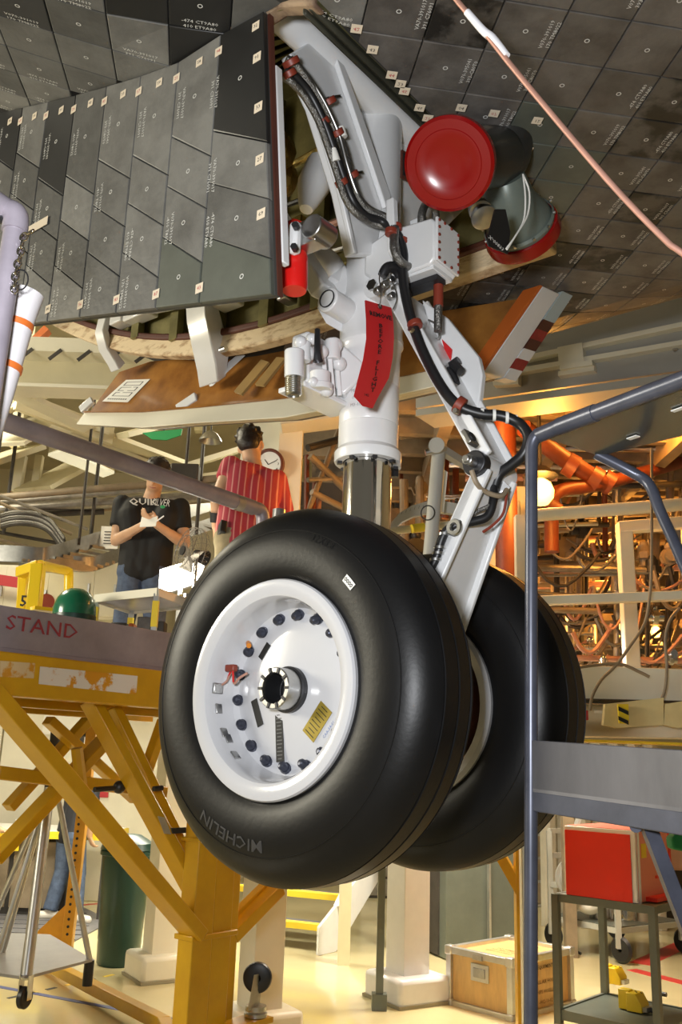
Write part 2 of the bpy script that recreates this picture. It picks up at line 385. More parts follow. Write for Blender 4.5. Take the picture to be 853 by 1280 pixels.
        mb = MB(); mb.tube([pol(.178, PI-.16, .06), pol(.160, PI-.30, .07), pol(.148, PI-.12, .07)], .0025, 6); mb.build('sensor_lead', 'redcloth', rim)
        mb = MB(); mb.box(pol(.168, PI-.30, .066), e1*.014, e2*.008, ax*.008); mb.build('sensor_plug', 'brown', rim, bevel=.003)
        mb = MB(); mb.box(pol(.186, PI-.02, .080), ax*.014, e2*.012, e1*.004); mb.build('balance_weight', 'steel', rim, bevel=.002)
        mb = MB(); mb.cyl(pol(.166, PI-.70, .05), pol(.150, PI-.72, .062), .006, n=10); mb.build('valve_cap', mat('orange_cap', (.6, .2, .02), .4), rim)
        for t, h in ((PI+.22, .075), (PI+.52, .072), (PI+.60, .066), (PI+.85, .072)):
            mb = MB(); mb.box(pol(.1875, t, h), ax*.009, (-e1*math.sin(t)+e2*math.cos(t))*.011, (e1*math.cos(t)+e2*math.sin(t))*.002); mb.build('balance_weight', 'steel', rim, bevel=.001)
    return root
ZW = 1.744
wheel(W(-.265, 0, ZW), -A, 'large black tire on a white bolted rim, the nearer wheel', True)
wheel(W(.265, 0, ZW), A, 'black tire half hidden behind the nearer wheel and blue post', False)

# ================================================================== landing gear strut
gear = thing('landing_gear_strut', 'white landing gear strut with chrome piston, hoses and torque links', 'landing gear', W(0, -.04, 1.6))
BS = -.04
mb = MB(); mb.cyl(W(0, BS, 1.70), W(0, BS, 2.42), .0635, n=48); mb.build('piston', 'chrome', gear)
mb = MB(); mb.cyl(W(-.29, 0, ZW), W(.29, 0, ZW), .0300, n=28); mb.cyl(W(-.13, 0, ZW), W(.13, 0, ZW), .06, n=28); mb.build('axle', 'steel', gear)
mb = MB(); mb.ball(W(0, -.02, ZW), .1, .95, .95, .9); mb.build('axle_block', 'white', gear)
prof = [(.066, 2.352), (.0865, 2.352), (.0885, 2.357), (.0885, 2.378), (.084, 2.384), (.0795, 2.390), (.0795, 2.452), (.0780, 2.454), (.0795, 2.457), (.0795, 2.560), (.0785, 2.562), (.0795, 2.565), (.0800, 2.640), (.0815, 2.650), (.0835, 2.675), (.0885, 2.683), (.0885, 2.697), (.086, 2.703), (.0865, 2.785), (.0895, 2.795), (.0895, 2.812), (.083, 2.825), (.079, 2.86), (.0745, 2.93), (.0745, 3.03), (.0770, 3.036), (.0770, 3.05), (.0745, 3.056), (.0745, 3.40), (.070, 3.45), (.055, 3.485), (.02, 3.50), (0, 3.50)]
mb = MB(); mb.lathe(prof, W(0, BS, 0), Z3, 64); mb.build('outer_cylinder', 'white', gear, smooth=30)
for t in range(8):
    an = t*PI/4+.2; mb = MB(); mb.bx(W(0, BS, 2.352)+V3((math.cos(an), math.sin(an), 0))*.075, .012, .012, .016, an); mb.build('gland_tab', 'darkmetal', gear)
mb = MB(); mb.cyl(W(.075, -.005, 2.352), W(.075, -.005, 2.384), .016, n=16); mb.build('collar_lug', 'white', gear, bevel=.003)
mb = MB(); mb.cyl(W(.075, -.005, 2.330), W(.075, -.005, 2.352), .010, n=6); mb.build('collar_bolt', 'darkmetal', gear)
mb = MB()
for k, s in enumerate(('ML-2/1', '0-MS', 'M3-1/2')):
    put_text(mb, s, .012, lambda x, y: W(0, BS, 2.53-.02*k+y)+(lambda an: V3((math.cos(an), math.sin(an), 0))*.0803)(math.radians(243)+(x)/.08), 0)
mb.build('stencil', mat('grey_stencil', (.25, .25, .26), .6), gear, smooth=0, weld=False)

# upper fitting: webs and flange running up into the well
b_ = .02
web = [(362, 68), (392, 133), (425, 240), (442, 318), (470, 318), (482, 253), (406, 41)]
mb = MB(); mb.prism([PB(x, y, b_) for x, y in web], -B*.03); mb.build('fitting_web', 'white', gear, bevel=.004)
mb = MB(); mb.prism([PB(404, 43, b_), PB(409, 40, b_), PB(484, 248, b_), PB(478, 262, b_)], B*.016); mb.build('fitting_flange', 'white', gear, bevel=.003)
mb = MB(); mb.prism([PB(362, 68, b_), PB(392, 133, b_), PB(425, 240, b_), PB(442, 318, b_), PB(438, 318, b_), PB(421, 242, b_), PB(388, 135, b_), PB(358, 70, b_)], B*.014); mb.build('fitting_flange', 'white', gear, bevel=.003)
web2 = [(411, 39), (524, 160), (515, 200), (500, 230), (470, 200), (440, 122)]
mb = MB(); mb.prism([PB(x, y, -.03) for x, y in web2], -B*.02); mb.build('fitting_web', 'white', gear, bevel=.003)
mb = MB(); mb.prism([PB(411, 39, -.03), PB(524, 160, -.03), PB(520, 163, -.03), PB(411, 47, -.03)], B*.05); mb.build('fitting_flange', 'white', gear, bevel=.003)
mb = MB(); mb.cyl(W(-.55, .0, 3.42), W(.55, .0, 3.42), .05, n=28); mb.build('trunnion', 'white', gear)
mb = MB(); mb.prism([W(.02, -.01, 2.95), W(.05, -.01, 3.42), W(.46, -.01, 3.5), W(.46, -.01, 3.36), W(.1, -.01, 2.95)], -B*.04); mb.build('fitting_web', 'white', gear, bevel=.004)
# dark framed placard on the cylinder
mb = MB(); o = PB(506, 207, .045); mb.box(o, Z3*.045, (A*.85+B*.2).normalized()*.013, B*.003); mb.build('placard', 'sealbrown', gear)
mb = MB(); mb.box(o+B*.003-A*.001, Z3*.036, (A*.85+B*.2).normalized()*.008, B*.002); mb.build('placard_face', 'darkmetal', gear)
# drag brace and its lug
lug = W(-.135, BS-.02, 2.775)
mb = MB(); mb.prism([PA(402, 362, -.13), PA(396, 385, -.13), PA(408, 405, -.13), PA(432, 415, -.06), PA(440, 350, -.06), PA(430, 330, -.06), PA(412, 345, -.13)], A*.10); mb.build('brace_lug', 'white', gear, bevel=.012, seg=3)
mb = MB(); q = PA(409, 374, -.165); mb.cyl(q, q+A*.12, .034, n=28); mb.build('brace_pin_boss', 'white', gear, bevel=.004)
mb = MB(); mb.lathe([(.022, 0), (.0225, -.003), (.0245, -.003), (.025, 0)], q-A*.002+B*.002, A, 28); mb.build('pin_ring', 'darkmetal', gear)
q0 = PA(407, 368, -.13); q1 = PA(375, 318, -.16); d = (q1-q0)
mb = MB(); mb.beam(q0, q0+d*6.5, .05, .075, up=A); mb.build('drag_brace', 'white', gear, bevel=.006)
mb = MB(); mb.tube([PB(425, 352, -.12), PB(415, 330, -.13), PB(400, 318, -.16), PB(385, 320, -.2)], [.03, .03, .028, .022], 14); mb.build('brace_arm', 'white', gear)

# steering actuator cluster to the left of the cylinder
bA = -.10
def pb(x, y): return PB(x, y, bA)
mb = MB(); mb.box(pb(400, 462), A*.085, Z3*.072, B*.03); mb.build('actuator_body', 'white', gear, bevel=.01, seg=3)
mb = MB(); mb.box(pb(398, 500)-Z3*.0, A*.105, Z3*.007, B*.045); mb.build('actuator_foot', 'white', gear, bevel=.003)
for (x, y0, y1, r, nm, mt) in ((368, 438, 472, .024, 'actuator_cylinder', 'white'), (367, 472, 495, .021, 'threaded_cap', 'steel'), (400, 465, 482, .026, 'actuator_cylinder', 'white'), (401, 480, 488, .030, 'end_cap', 'white'), (380, 428, 452, .018, 'actuator_cylinder', 'white'), (416, 425, 450, .020, 'actuator_cylinder', 'white')):
    mb = MB(); p0, p1 = PB(x, y0, bA+.05), PB(x, y1, bA+.05)
    if mt == 'steel':
        pr = []; L = (p1-p0).length
        for k in range(9): pr += [(r, L*k/9), (r*.9, L*(k+.5)/9)]
        mb.lathe([(0, 0)]+pr+[(r*.7, L), (r*.6, L*.9), (0, L*.9)], p0, p1-p0, 20)
    else: mb.cyl(p0, p1, r, n=20)
    mb.build(nm, mt, gear, bevel=.003 if mt != 'steel' else 0)
for x, y, r in ((376, 428, .017), (390, 424, .016), (385, 442, .02), (402, 440, .018), (418, 432, .022), (424, 455, .02), (408, 488, .018), (392, 478, .014)):
    mb = MB(); mb.ball(PB(x, y, bA+.05), r); mb.build('fitting_knob', 'white', gear)
mb = MB(); mb.tube([PB(397, 412, bA+.08), PB(397, 440, bA+.085), PB(398, 452, bA+.08)], [.007, .009, .013], 10); mb.build('lock_pin', 'darkmetal', gear)
for x in (404, 412, 420):
    mb = MB(); mb.beam(PB(x, 440, bA+.045), PB(x+5, 495, bA+.045), .012, .012); mb.build('rib', 'white', gear, bevel=.002)
mb = MB(); mb.beam(pb(415, 455), W(-.05, BS, 2.55), .08, .10); mb.build('actuator_mount', 'white', gear, bevel=.006)

# control box with bolted cover to the right
cb = W(-.03, .135, 2.885)
mb = MB(); mb.prism([cb+B*x+Z3*z-A*.055 for x, z in ((-.14, -.03), (-.14, .05), (-.06, .075), (.075, .062), (.085, .045), (.085, -.055), (.07, -.07), (-.08, -.075))], A*.11); box = mb.build('control_box', 'white', gear, bevel=.006)
mb = MB(); mb.box(cb+B*.088, A*.052, Z3*.062, B*.004); cov = mb.build('box_cover', 'white', gear, bevel=.002)
for u, v in [(-.045, z) for z in (-.054, -.032, -.01, .012, .034, .054)]+[(.045, z) for z in (-.054, -.032, -.01, .012, .034, .054)]+[(x, z) for x in (-.02, .012) for z in (-.056, .056)]:
    mb = MB(); p = cb+B*.092+A*u+Z3*v; mb.cyl(p, p+B*.003, .0042, n=8); mb.build('bolt_head', 'brown', cov)
mb = MB(); mb.box(cb-Z3*.072+B*.02, A*.045, B*.055, Z3*.006); fl = mb.build('box_foot', 'white', gear, bevel=.002)
for u in (-.03, .0, .03):
    mb = MB(); p = cb-Z3*.066-A*.047+B*u; mb.cyl(p, p-A*.003, .004, n=8); mb.build('bolt_head', 'darkmetal', fl)
mb = MB(); mb.box(cb-Z3*.088+B*.01, A*.02, B*.06, Z3*.008); mb.build('box_gasket', 'darkmetal', gear)
mb = MB(); mb.cyl(W(-.02, .19, 2.80), W(-.02, .19, 2.73), .013, n=12); mb.build('connector', 'brown', gear)
mb = MB(); mb.cyl(W(-.02, .19, 2.74), W(-.02, .19, 2.66), .011, n=12); mb.build('connector', 'braid', gear)
mb = MB(); mb.prism([PB(482, 250, .10), PB(484, 315, .10), PB(490, 325, .10), PB(488, 255, .10)], B*.025); mb.build('bracket_plate', 'white', gear, bevel=.003)
mb = MB(); mb.prism([PB(512, 276, .06), PB(524, 275, .06), PB(523, 330, .06), PB(514, 330, .06)], B*.03); mb.build('bracket_plate', 'white', gear, bevel=.003)

# torque links
def link(p0, p1, w0, w1, t, nm, ext=0):
    """flanged link: p0 -> p1 with widths along A"""
    d = (p1-p0).normalized(); n = A.cross(d).normalized()
    if n.dot(B) < 0: n = -n
    mb = MB(); mb.prism([p0-A*w0, p0+A*w0, p1+A*w1, p1-A*w1], n*t); o = mb.build(nm, 'white', gear, bevel=.005)
    for s in (-1, 1):
        mb = MB(); mb.prism([p0+A*s*w0, p0+A*s*(w0-.014), p1+A*s*(w1-.014), p1+A*s*w1], n*(t+.016)); mb.build('link_flange', 'white', o, bevel=.004)
    return o, d, n
_qa, APB, APZ = loc_ab(PA(595, 581, -.06))
u0, u1 = W(0, .05, 2.80), W(0, APB, APZ+.005)
up, du, nu = link(u0, u1, .090, .064, .03, 'upper_torque_link')
l1 = W(0, .10, 1.80)
lo, dl, nl = link(W(0, APB, APZ), l1, .066, .105, .03, 'lower_torque_link')
mb = MB(); mb.beam(W(0, APB, APZ-.03), W(0, .05, 1.78), .02, .05, up=A); mb.build('link_rib', 'white', lo, bevel=.004)
mb = MB(); mb.cyl(W(-.1, .04, 2.80), W(.1, .04, 2.80), .032, n=24); mb.build('link_hinge', 'white', up)
mb = MB(); mb.cyl(W(-.11, .04, 2.80), W(-.1, .04, 2.80), .016, n=6); mb.build('hinge_bolt', 'steel', up)
mb = MB(); mb.cyl(W(-.072, APB+.004, APZ), W(.075, APB+.004, APZ), .032, n=28); mb.build('apex_hinge', 'white', lo, bevel=.003)
q = PA(592, 578, -.085)
mb = MB(); mb.cyl(q+A*.03, q, .030, n=28); mb.build('apex_cap', 'darkmetal', lo, bevel=.003)
mb = MB(); mb.cyl(q, q-A*.028, .013, n=12); mb.cyl(q-A*.028, q-A*.036, .0095, n=12); mb.build('apex_bolt', 'steel', lo, bevel=.002)
p = PP(588, 548, u0+nu*.034, nu); mb = MB(); mb.box(p, A*.019, du*.019, nu*.006); mb.build('bearing_plate', 'steel', up, bevel=.002)
mb = MB(); mb.cyl(p+nu*.005, p+nu*.009, .012, n=18); mb.build('bearing_hole', 'ink', up)
# outer gusset with red diamond
gp = [(527, 374), (560, 398), (598, 446), (603, 468), (594, 545), (570, 520)]
mb = MB(); mb.prism([PA(x, y, .055) for x, y in gp], A*.022); mb.build('link_gusset', 'white', up, bevel=.004)
mb = MB(); mb.prism([PA(x, y, .053) for x, y in ((553, 424), (566, 437), (564, 452), (557, 440))], -A*.002); mb.build('red_diamond', 'redcloth', up, smooth=0)
mb = MB(); mb.tube([PA(552, 468, .03), PA(563, 458, .03), PA(574, 450, .03)], .011, 8); mb.tube([PA(560, 462, .0), PA(568, 472, .0), PA(571, 480, .0)], .01, 8); mb.tube([PA(566, 455, .0), PA(576, 464, .0)], .012, 8); mb.build('grounding_clip', 'darkmetal', up)
mb = MB(); mb.tube([PA(536, 400, .04), PA(549, 408, .03), PA(548, 424, .03), PA(538, 418, .04)], .003, 6); mb.tube([PA(568, 482, .0), PA(572, 495, .0), PA(566, 505, .0)], .003, 6); mb.build('safety_wire', 'steel', up)
# fairing tongue and cables at the apex
mb = MB(); mb.prism([PA(588, 622, .0), PA(622, 604, .03), PA(634, 616, .02), (PA(600, 628, .0))], B*.012+Z3*.012); mb.build('cable_guard', 'white', lo, bevel=.003)

def hose(px, r, mt, name='hose', n=12, parent=gear):
    mb = MB(); mb.tube([PA(x, y, a) for x, y, a in px], r, n, sub=5); return mb.build(name, mt, parent)
def hoseB(px, r, mt, name='hose', n=12, parent=gear):
    mb = MB(); mb.tube([PB(x, y, b) for x, y, b in px], r, n, sub=5); return mb.build(name, mt, parent)
hoseB([(358, 74, .04), (372, 84, .05), (392, 112, .05), (412, 148, .05), (428, 182, .05), (437, 215, .05), (447, 247, .055), (462, 264, .06), (482, 272, .08), (497, 288, .10), (500, 312, .10)], .0115, 'braid', 'braided_hose')
hoseB([(356, 88, .04), (368, 94, .05), (388, 118, .055), (405, 152, .06), (419, 190, .06), (430, 222, .06), (442, 252, .065), (458, 270, .07), (478, 277, .09), (490, 292, .11), (494, 318, .11)], .0105, 'black', 'black_hose')
hoseB([(354, 96, .04), (366, 104, .05), (382, 122, .05), (398, 150, .055), (409, 180, .055), (420, 212, .055), (432, 248, .06), (446, 267, .065), (466, 279, .07), (486, 284, .1), (492, 300, .12), (496, 330, .12)], .0095, 'braid', 'braided_hose')
hoseB([(364, 72, .05), (385, 95, .055), (406, 128, .06), (424, 168, .06), (434, 205, .06), (446, 240, .06), (460, 258, .065), (478, 268, .08)], .006, 'steel', 'thin_line')
hoseB([(494, 285, .12), (493, 310, .13), (500, 326, .14), (513, 334, .14), (526, 328, .14), (532, 312, .13), (528, 290, .12), (528, 266, .12), (535, 254, .11), (544, 262, .10), (545, 290, .09)], .0115, 'braid', 'braided_hose')
hoseB([(488, 282, .11), (500, 296, .12), (506, 318, .13), (505, 338, .13)], .010, 'black', 'black_hose')
hoseB([(508, 300, .11), (509, 322, .12), (516, 326, .12)], .009, 'copper', 'copper_elbow')
def clamp(px, py, r, parent=gear, f=PB, k=.06, ax=None, h=.016):
    mb = MB(); p = f(px, py, k); ax = (ax or Z3).normalized(); mb.cyl(p-ax*h/2, p+ax*h/2, r, n=14); mb.build('clamp', 'brown', parent, bevel=.002)
dh = (PB(428, 182, .05)-PB(412, 148, .05))
for x, y, r in ((364, 78, .022), (362, 92, .018), (411, 127, .020), (404, 152, .017), (422, 166, .017), (440, 219, .019), (427, 228, .017)): clamp(x, y, r, ax=dh, k=.055)
for x, y, k in ((495, 284, .115), (489, 290, .12), (503, 302, .12), (531, 297, .125)): clamp(x, y, .016, k=k)
for x, y in ((420, 122), (448, 217)):
    mb = MB(); mb.beam(PB(x-12, y+2, .03), PB(x+4, y-1, .03), .012, .008); mb.build('clamp_stud', 'steel', gear)
for (x0, y0, x1, y1) in ((415, 187, 420, 202), (425, 160, 429, 172), (452, 268, 466, 275), (460, 262, 472, 268), (505, 292, 506, 306)):
    mb = MB(); mb.tube([PB(x0, y0, .057), PB(x1, y1, .06)], .0125, 12, sub=1); mb.build('hose_label', 'paper', gear)
# valve and wires below the hose bundle
hoseB([(478, 345, .10), (484, 335, .11), (494, 335, .115), (500, 345, .115)], [.012, .014, .015, .012], 'darkmetal', 'valve_body')
for x, y in ((478, 358), (470, 365), (486, 352), (492, 362), (487, 372)):
    mb = MB(); p = PB(x, y, .09); mb.cyl(p, p+B*.018-A*.006, .010, n=10); mb.build('fitting_nut', 'steel', gear, bevel=.002)
# big black hose down the torque link and across
hose([(503, 332, -.10), (506, 362, -.10), (514, 398, -.10), (528, 437, -.095), (550, 480, -.09), (572, 506, -.08), (600, 517, -.05), (628, 520, -.02), (650, 530, 0), (661, 547, .0), (655, 567, 0), (640, 581, 0), (624, 594, 0), (618, 612, 0)], .0128, 'black', 'black_hose', 14)
hose([(618, 606, 0), (617, 625, -.02), (610, 645, -.03), (592, 652, -.05), (575, 655, -.07), (560, 662, -.08), (552, 676, -.085), (547, 695, -.085), (539, 712, -.085)], .0105, 'black', 'black_hose', 12)
hose([(622, 600, 0), (615, 630, .02), (606, 650, .03), (590, 668, .03), (580, 690, .03)], .010, 'braid', 'braided_hose', 10)
hose([(590, 588, -.09), (596, 604, -.08), (608, 615, -.05), (626, 620, -.02), (634, 612, .0)], .006, 'bgtan' if 'bgtan' in M else 'brown', 'sensor_lead', 8)
hose([(634, 612, 0), (630, 640, .0), (618, 655, .0), (604, 665, .0)], .0035, 'brown', 'sensor_lead', 6)
hose([(626, 618, 0), (612, 632, -.03), (596, 640, -.04), (584, 652, -.04)], .005, 'braid', 'sensor_lead', 8)
clamp(575, 507, .022, f=PA, k=-.08, ax=(PA(600, 517, -.05)-PA(560, 492, -.09)), h=.02)
clamp(519, 406, .019, f=PA, k=-.1, ax=(PA(528, 437, -.095)-PA(514, 398, -.1)), h=.016)
clamp(585, 688, .016, f=PA, k=.03)
for x, y, a in ((603, 517, -.045), (618, 519, -.03), (634, 522, -.015), (645, 526, 0)):
    mb = MB(); p = PA(x, y, a); mb.cyl(p-B*.003-A*.002, p+B*.003+A*.002, .0145, n=14); mb.build('cable_tie', 'paper', gear)
for x, y, a in ((569, 656, -.075), (556, 668, -.085), (550, 685, -.09), (548, 692, -.09), (545, 700, -.09)):
    mb = MB(); p = PA(x, y, a); mb.cyl(p-Z3*.003, p+Z3*.003, .014, n=12); mb.build('cable_tie', 'steel', gear)
mb = MB(); p = PA(568, 659, -.1); mb.lathe([(.008, 0), (.010, -.004), (.018, -.004), (.02, 0), (.018, .004), (.008, .004)], p, A, 20); mb.build('swivel_ring', 'steel', gear)
for x, y in ((516, 413), (572, 515)):
    mb = MB(); p = PA(x, y, -.115); mb.cyl(p, p-A*.012, .007, n=6); mb.build('clamp_bolt', 'steel', gear)

# ------------------------------------------------------------------ red streamer
tagp = [(457, 375), (488, 385), (487, 472), (470, 509), (457, 506), (447, 494), (452, 440)]
TB = .11
def tg(x, y, k=0):
    p = PB(x, y, TB); return p + B*(k+.012*math.sin((y-375)/30.0))
mb = MB()
left = [(457, 375), (455, 400), (454, 425), (452, 450), (449, 475), (447, 494)]; right = [(488, 385), (488, 405), (488, 425), (488, 448), (487, 472), (476, 497)]
vs = [tg(*p) for p in left]+[tg(*p) for p in right]+[tg(459, 506), tg(471, 509)]; n = 6
fs = [(i, i+1, n+i+1, n+i) for i in range(5)]+[(5, 12, 13, 11)]
mb.add(vs, fs); k = len(vs); mb.add([v-B*.0025 for v in vs], [f[::-1] for f in fs])
flag = thing('warning_streamer', 'red streamer reading REMOVE BEFORE FLIGHT hanging on the white strut', 'streamer', tg(458, 508))
st = mb.build('streamer', 'redcloth', flag, smooth=60)
mb = MB()
put_text(mb, 'REMOVE', 7.4, lambda x, y: tg(472.0+x, 396+.28*x-y*1.1, .0022), 0, .03, sx=.95)
def vt(s, y0, dy, sz):
    for i, ch in enumerate(s):
        if ch == ' ': continue
        put_text(mb, ch, sz, lambda x, y: tg(470.8-(i*.22)+x*1.15, y0+i*dy-y*.95, .0022), 0, .025)
vt('BEFORE FLIGHT', 409, 6.5, 7.6)
put_text(mb, '142', 4.5, lambda x, y: tg(461+x, 493+.2*x-y, .0022), 0, .01)
mb.build('streamer_lettering', 'ink', flag, smooth=0, weld=False)
mb = MB(); p = tg(472, 384, .003); mb.lathe([(.003, 0), (.003, .002), (.007, .002), (.007, 0)], p, B, 16); mb.build('grommet', 'steel', flag)
mb = MB(); mb.tube([tg(472, 384, .004), tg(470, 368, .02), tg(472, 350, .015), tg(480, 338, .0)], .0016, 6); mb.tube([tg(488, 388, .004), tg(493, 372, .01), tg(489, 350, .01), tg(492, 340, 0)], .0016, 6); mb.build('hanging_wire', 'steel', flag)

# ------------------------------------------------------------------ red capped ports aft of the well
def capped(label, c, ax, r):
    t = None
    return t
c1 = PB(562, 205, .36); n1 = (CAM+V3((-.45, .3, -.2))-c1).normalized()
cap = thing('dust_cover', 'large glossy red round cap facing the viewer beside the strut top', 'cover', c1)
R1 = 57/FPX*(c1-CAM).dot(_f)
mb = MB(); mb.lathe([(0, .010), (R1*.25, .011), (R1*.5, .0125), (R1*.52, .0135), (R1*.72, .0135), (R1*.74, .012), (R1*.93, .012), (R1, .006), (R1*1.01, -.004), (R1, -.02), (R1*.9, -.022)], c1, n1, 72); mb.build('cap_disc', 'red', cap)
duct = thing('port_fitting', 'dark duct elbow on the belly behind the red caps', 'duct', PZ(640, 215, 3.19))
mb = MB(); mb.tube([c1-n1*.012, c1-n1*.07, PB(615, 205, .33)+Z3*.02, PB(632, 215, .34)+Z3*.06, PB(635, 205, .36)+Z3*.14], [R1*.80, R1*.78, R1*.74, R1*.66, R1*.6], 36, sub=6); mb.build('duct_elbow', 'duct', duct)
c2 = PB(654, 292, .30); n2 = (V3((.34, -.30, -.80))).normalized()
mb = MB(); c2b = PB(630, 232, .33)
mb.tube([c2b+Z3*.02, c2b.lerp(c2, .35), c2b.lerp(c2, .75), c2], [.055, .07, .092, .102], 30, sub=5); mb.build('flared_horn', 'horn', duct)
cap2 = thing('dust_cover', 'red cap on the flared grey horn below the large red cap', 'cover', c2)
dd = (c2-c2b).normalized()
mb = MB(); mb.lathe([(.097, -.028), (.104, -.026), (.107, 0), (.105, .012), (.09, .018), (0, .02)], c2, dd, 60); mb.build('cap_disc', 'red', cap2)
mb = MB(); mb.lathe([(.098, -.030), (.100, -.040), (.095, -.048)], c2, dd, 60); mb.build('cap_rim', 'horn', cap2)
for k in range(12):
    t = 2*PI*k/12; e1, e2 = frame_of(dd); p = c2-dd*.045+(e1*math.cos(t)+e2*math.sin(t))*.098
    mb = MB(); mb.cyl(p, p+(e1*math.cos(t)+e2*math.sin(t))*.006, .004, n=8); mb.build('horn_rivet', 'steel', duct)
# black tag with white lettering on a white cord
mb = MB(); tp = [(618, 262), (631, 262), (637, 290), (634, 318), (610, 308), (608, 300)]
mb.prism([PB(x, y, .43) for x, y in tp], B*.003); bt = thing('equipment_tag', 'black cloth tag with white lettering tied to the grey horn', 'tag', PB(620, 315, .43)); mb.build('tag_cloth', 'ink', bt)
mb = MB(); put_text(mb, 'X-00893', 7, lambda x, y: PB(621+x*.75-y*.5, 304+x*.7+y*.6, .434), 0, .01); mb.build('tag_lettering', 'paper', bt, smooth=0, weld=False)
mb = MB(); mb.tube([PB(654, 218, .44), PB(662, 240, .45), (PB(660, 268, .45)), PB(648, 290, .45), PB(634, 312, .44)], .0022, 6); mb.tube([PB(654, 218, .44), PB(657, 246, .45), PB(655, 275, .45), PB(644, 296, .45), PB(633, 311, .44)], .0022, 6); mb.build('tie_cord', 'paper', bt)
mb = MB(); p = PB(601, 264, .30); mb.lathe([(0, -.02), (.028, -.018), (.03, 0), (.024, .004), (.022, .018), (.032, .02), (.034, .034), (.02, .04), (0, .04)], p, V3((.2, -.4, -.8)), 24); mb.build('drain_fitting', 'steel', duct)

# red cylinder cover hanging at the door's aft edge
rc = thing('protective_sleeve', 'translucent red sleeve hanging at the lower corner of the tiled door', 'sleeve', PA(368, 366, -.52))
mb = MB(); p0, p1 = PA(369, 318, -.50), PA(368, 364, -.50); mb.lathe([(.0, -.002), (.026, 0), (.029, .01), (.029, (p1-p0).length-.012), (.026, (p1-p0).length), (0, (p1-p0).length)], p0, p1-p0, 28); mb.build('sleeve_body', 'redtrans', rc)
mb = MB(); mb.tube([PA(372, 318, -.5), PA(365, 300, -.49), PA(364, 280, -.47), PA(378, 283, -.47), PA(382, 292, -.47)], .010, 8); mb.build('sleeve_strap', 'redtrans', rc)
# ================================================================== the spacecraft: belly, wheel well, doors
def sstep(x, e0, e1): t = min(1, max(0, (x-e0)/(e1-e0))); return t*t*(3-2*t)
def belly_z(a, b):
    z = 3.2 + .18*max(0, -b-.8)**2
    wa = sstep(a, -.42, -.57)*sstep(b, .27, .12)       # raised hinge fairing on the near side
    if wa > 0: z += wa*(3.27+.31*max(0, -b-.2)**1.15-z)
    k = abs(a)-.98
    if k > 0: k = min(k, .62); z += .70-math.sqrt(.70**2-k*k)
    return z
WELL = (-.585, .565, -2.75, .235)             # a0, a1, b0, b1 of the opening
craft = thing('spacecraft', 'grey tiled underside of a spacecraft above the landing gear', 'spacecraft', W(0, 0, 3.2))
mb = MB()
def sheet(mb, a0, a1, b0, b1, na, nb, dz=0, mi=0):
    vs = []; fs = []
    for i in range(na+1):
        for j in range(nb+1):
            a = a0+(a1-a0)*i/na; b = b0+(b1-b0)*j/nb; vs.append(W(a, b, belly_z(a, b)+dz))
    for i in range(na):
        for j in range(nb): k = i*(nb+1)+j; fs.append((k, k+1, k+nb+2, k+nb+1))
    mb.add(vs, fs, mi)
for rect in ((-1.58, WELL[0], -3.2, 3.0), (WELL[1], 1.58, -3.2, 3.0), (WELL[0], WELL[1], WELL[3], 3.0), (WELL[0], WELL[1], -3.2, WELL[2])):
    sheet(mb, *rect, 18, 40, .012)
belly = mb.build('belly_skin', 'gap', craft, weld=False)
mb = MB()                                     # hull sides above the chine
for a in (-1.60, 1.60):
    s = 1 if a > 0 else -1
    for j in range(24):
        b0, b1 = -3.2+j*6.2/24, -3.2+(j+1)*6.2/24
        z0, z1 = belly_z(a, b0), belly_z(a, b1)
        mb.add([W(a, b0, z0), W(a, b1, z1), W(a-s*.12, b1, z1+1.7), W(a-s*.12, b0, z0+1.7)], [(0, 1, 2, 3)])
mb.build('hull_side', 'tilebelly', craft)

PRN = ['V070-391017', '-410 T8022', 'V070-391019', '170 TM8022', 'V070-395041', '393-C80T0', '-474 CT9A80', '410 ET9A80', 'VA70-391017', '391 C76091']
def tile_mesh(name, poly, fn, parent, mt, th=.012, prn=None, ring=True, tu=(1, 0), inset=.0016, psize=.0135, pdim=.05):
    """poly in the surface's own (u, v); fn(u, v, out) -> world. One tile with its print."""
    n = len(poly); cx = sum(p[0] for p in poly)/n; cy = sum(p[1] for p in poly)/n
    mb = MB()
    def ins(p, d):
        l = math.hypot(p[0]-cx, p[1]-cy) or 1; k = max(0, 1-d*1.4/l); return (cx+(p[0]-cx)*k, cy+(p[1]-cy)*k)
    a = [ins(p, inset) for p in poly]; b = [ins(p, inset+.002) for p in poly]
    mb.add([fn(*p, 0) for p in a]+[fn(*p, th-.0015) for p in a]+[fn(*p, th) for p in b],
           [(i, (i+1) % n, n+(i+1) % n, n+i) for i in range(n)]+[(n+i, n+(i+1) % n, 2*n+(i+1) % n, 2*n+i) for i in range(n)]+[tuple(range(2*n, 3*n))])
    if prn:
        tx, ty = tu; up = (-ty, tx)
        for row, s in enumerate(prn):
            put_text(mb, s, psize, lambda x, y: fn(cx+tx*x+up[0]*(y-pdim-row*.016), cy+ty*x+up[1]*(y-pdim-row*.016), th+.0006), 1, sx=1.15)
    if ring:
        k = 12; r1, r2 = .0062, .0040
        vs = [fn(cx+math.cos(2*PI*i/k)*r, cy+math.sin(2*PI*i/k)*r, th+.0006) for r in (r1, r2) for i in range(k)]
        mb.add(vs, [(i, (i+1) % k, k+(i+1) % k, k+i) for i in range(k)], 1)
    return mb.build(name, [M[mt], M['print']], parent, smooth=0, weld=False)

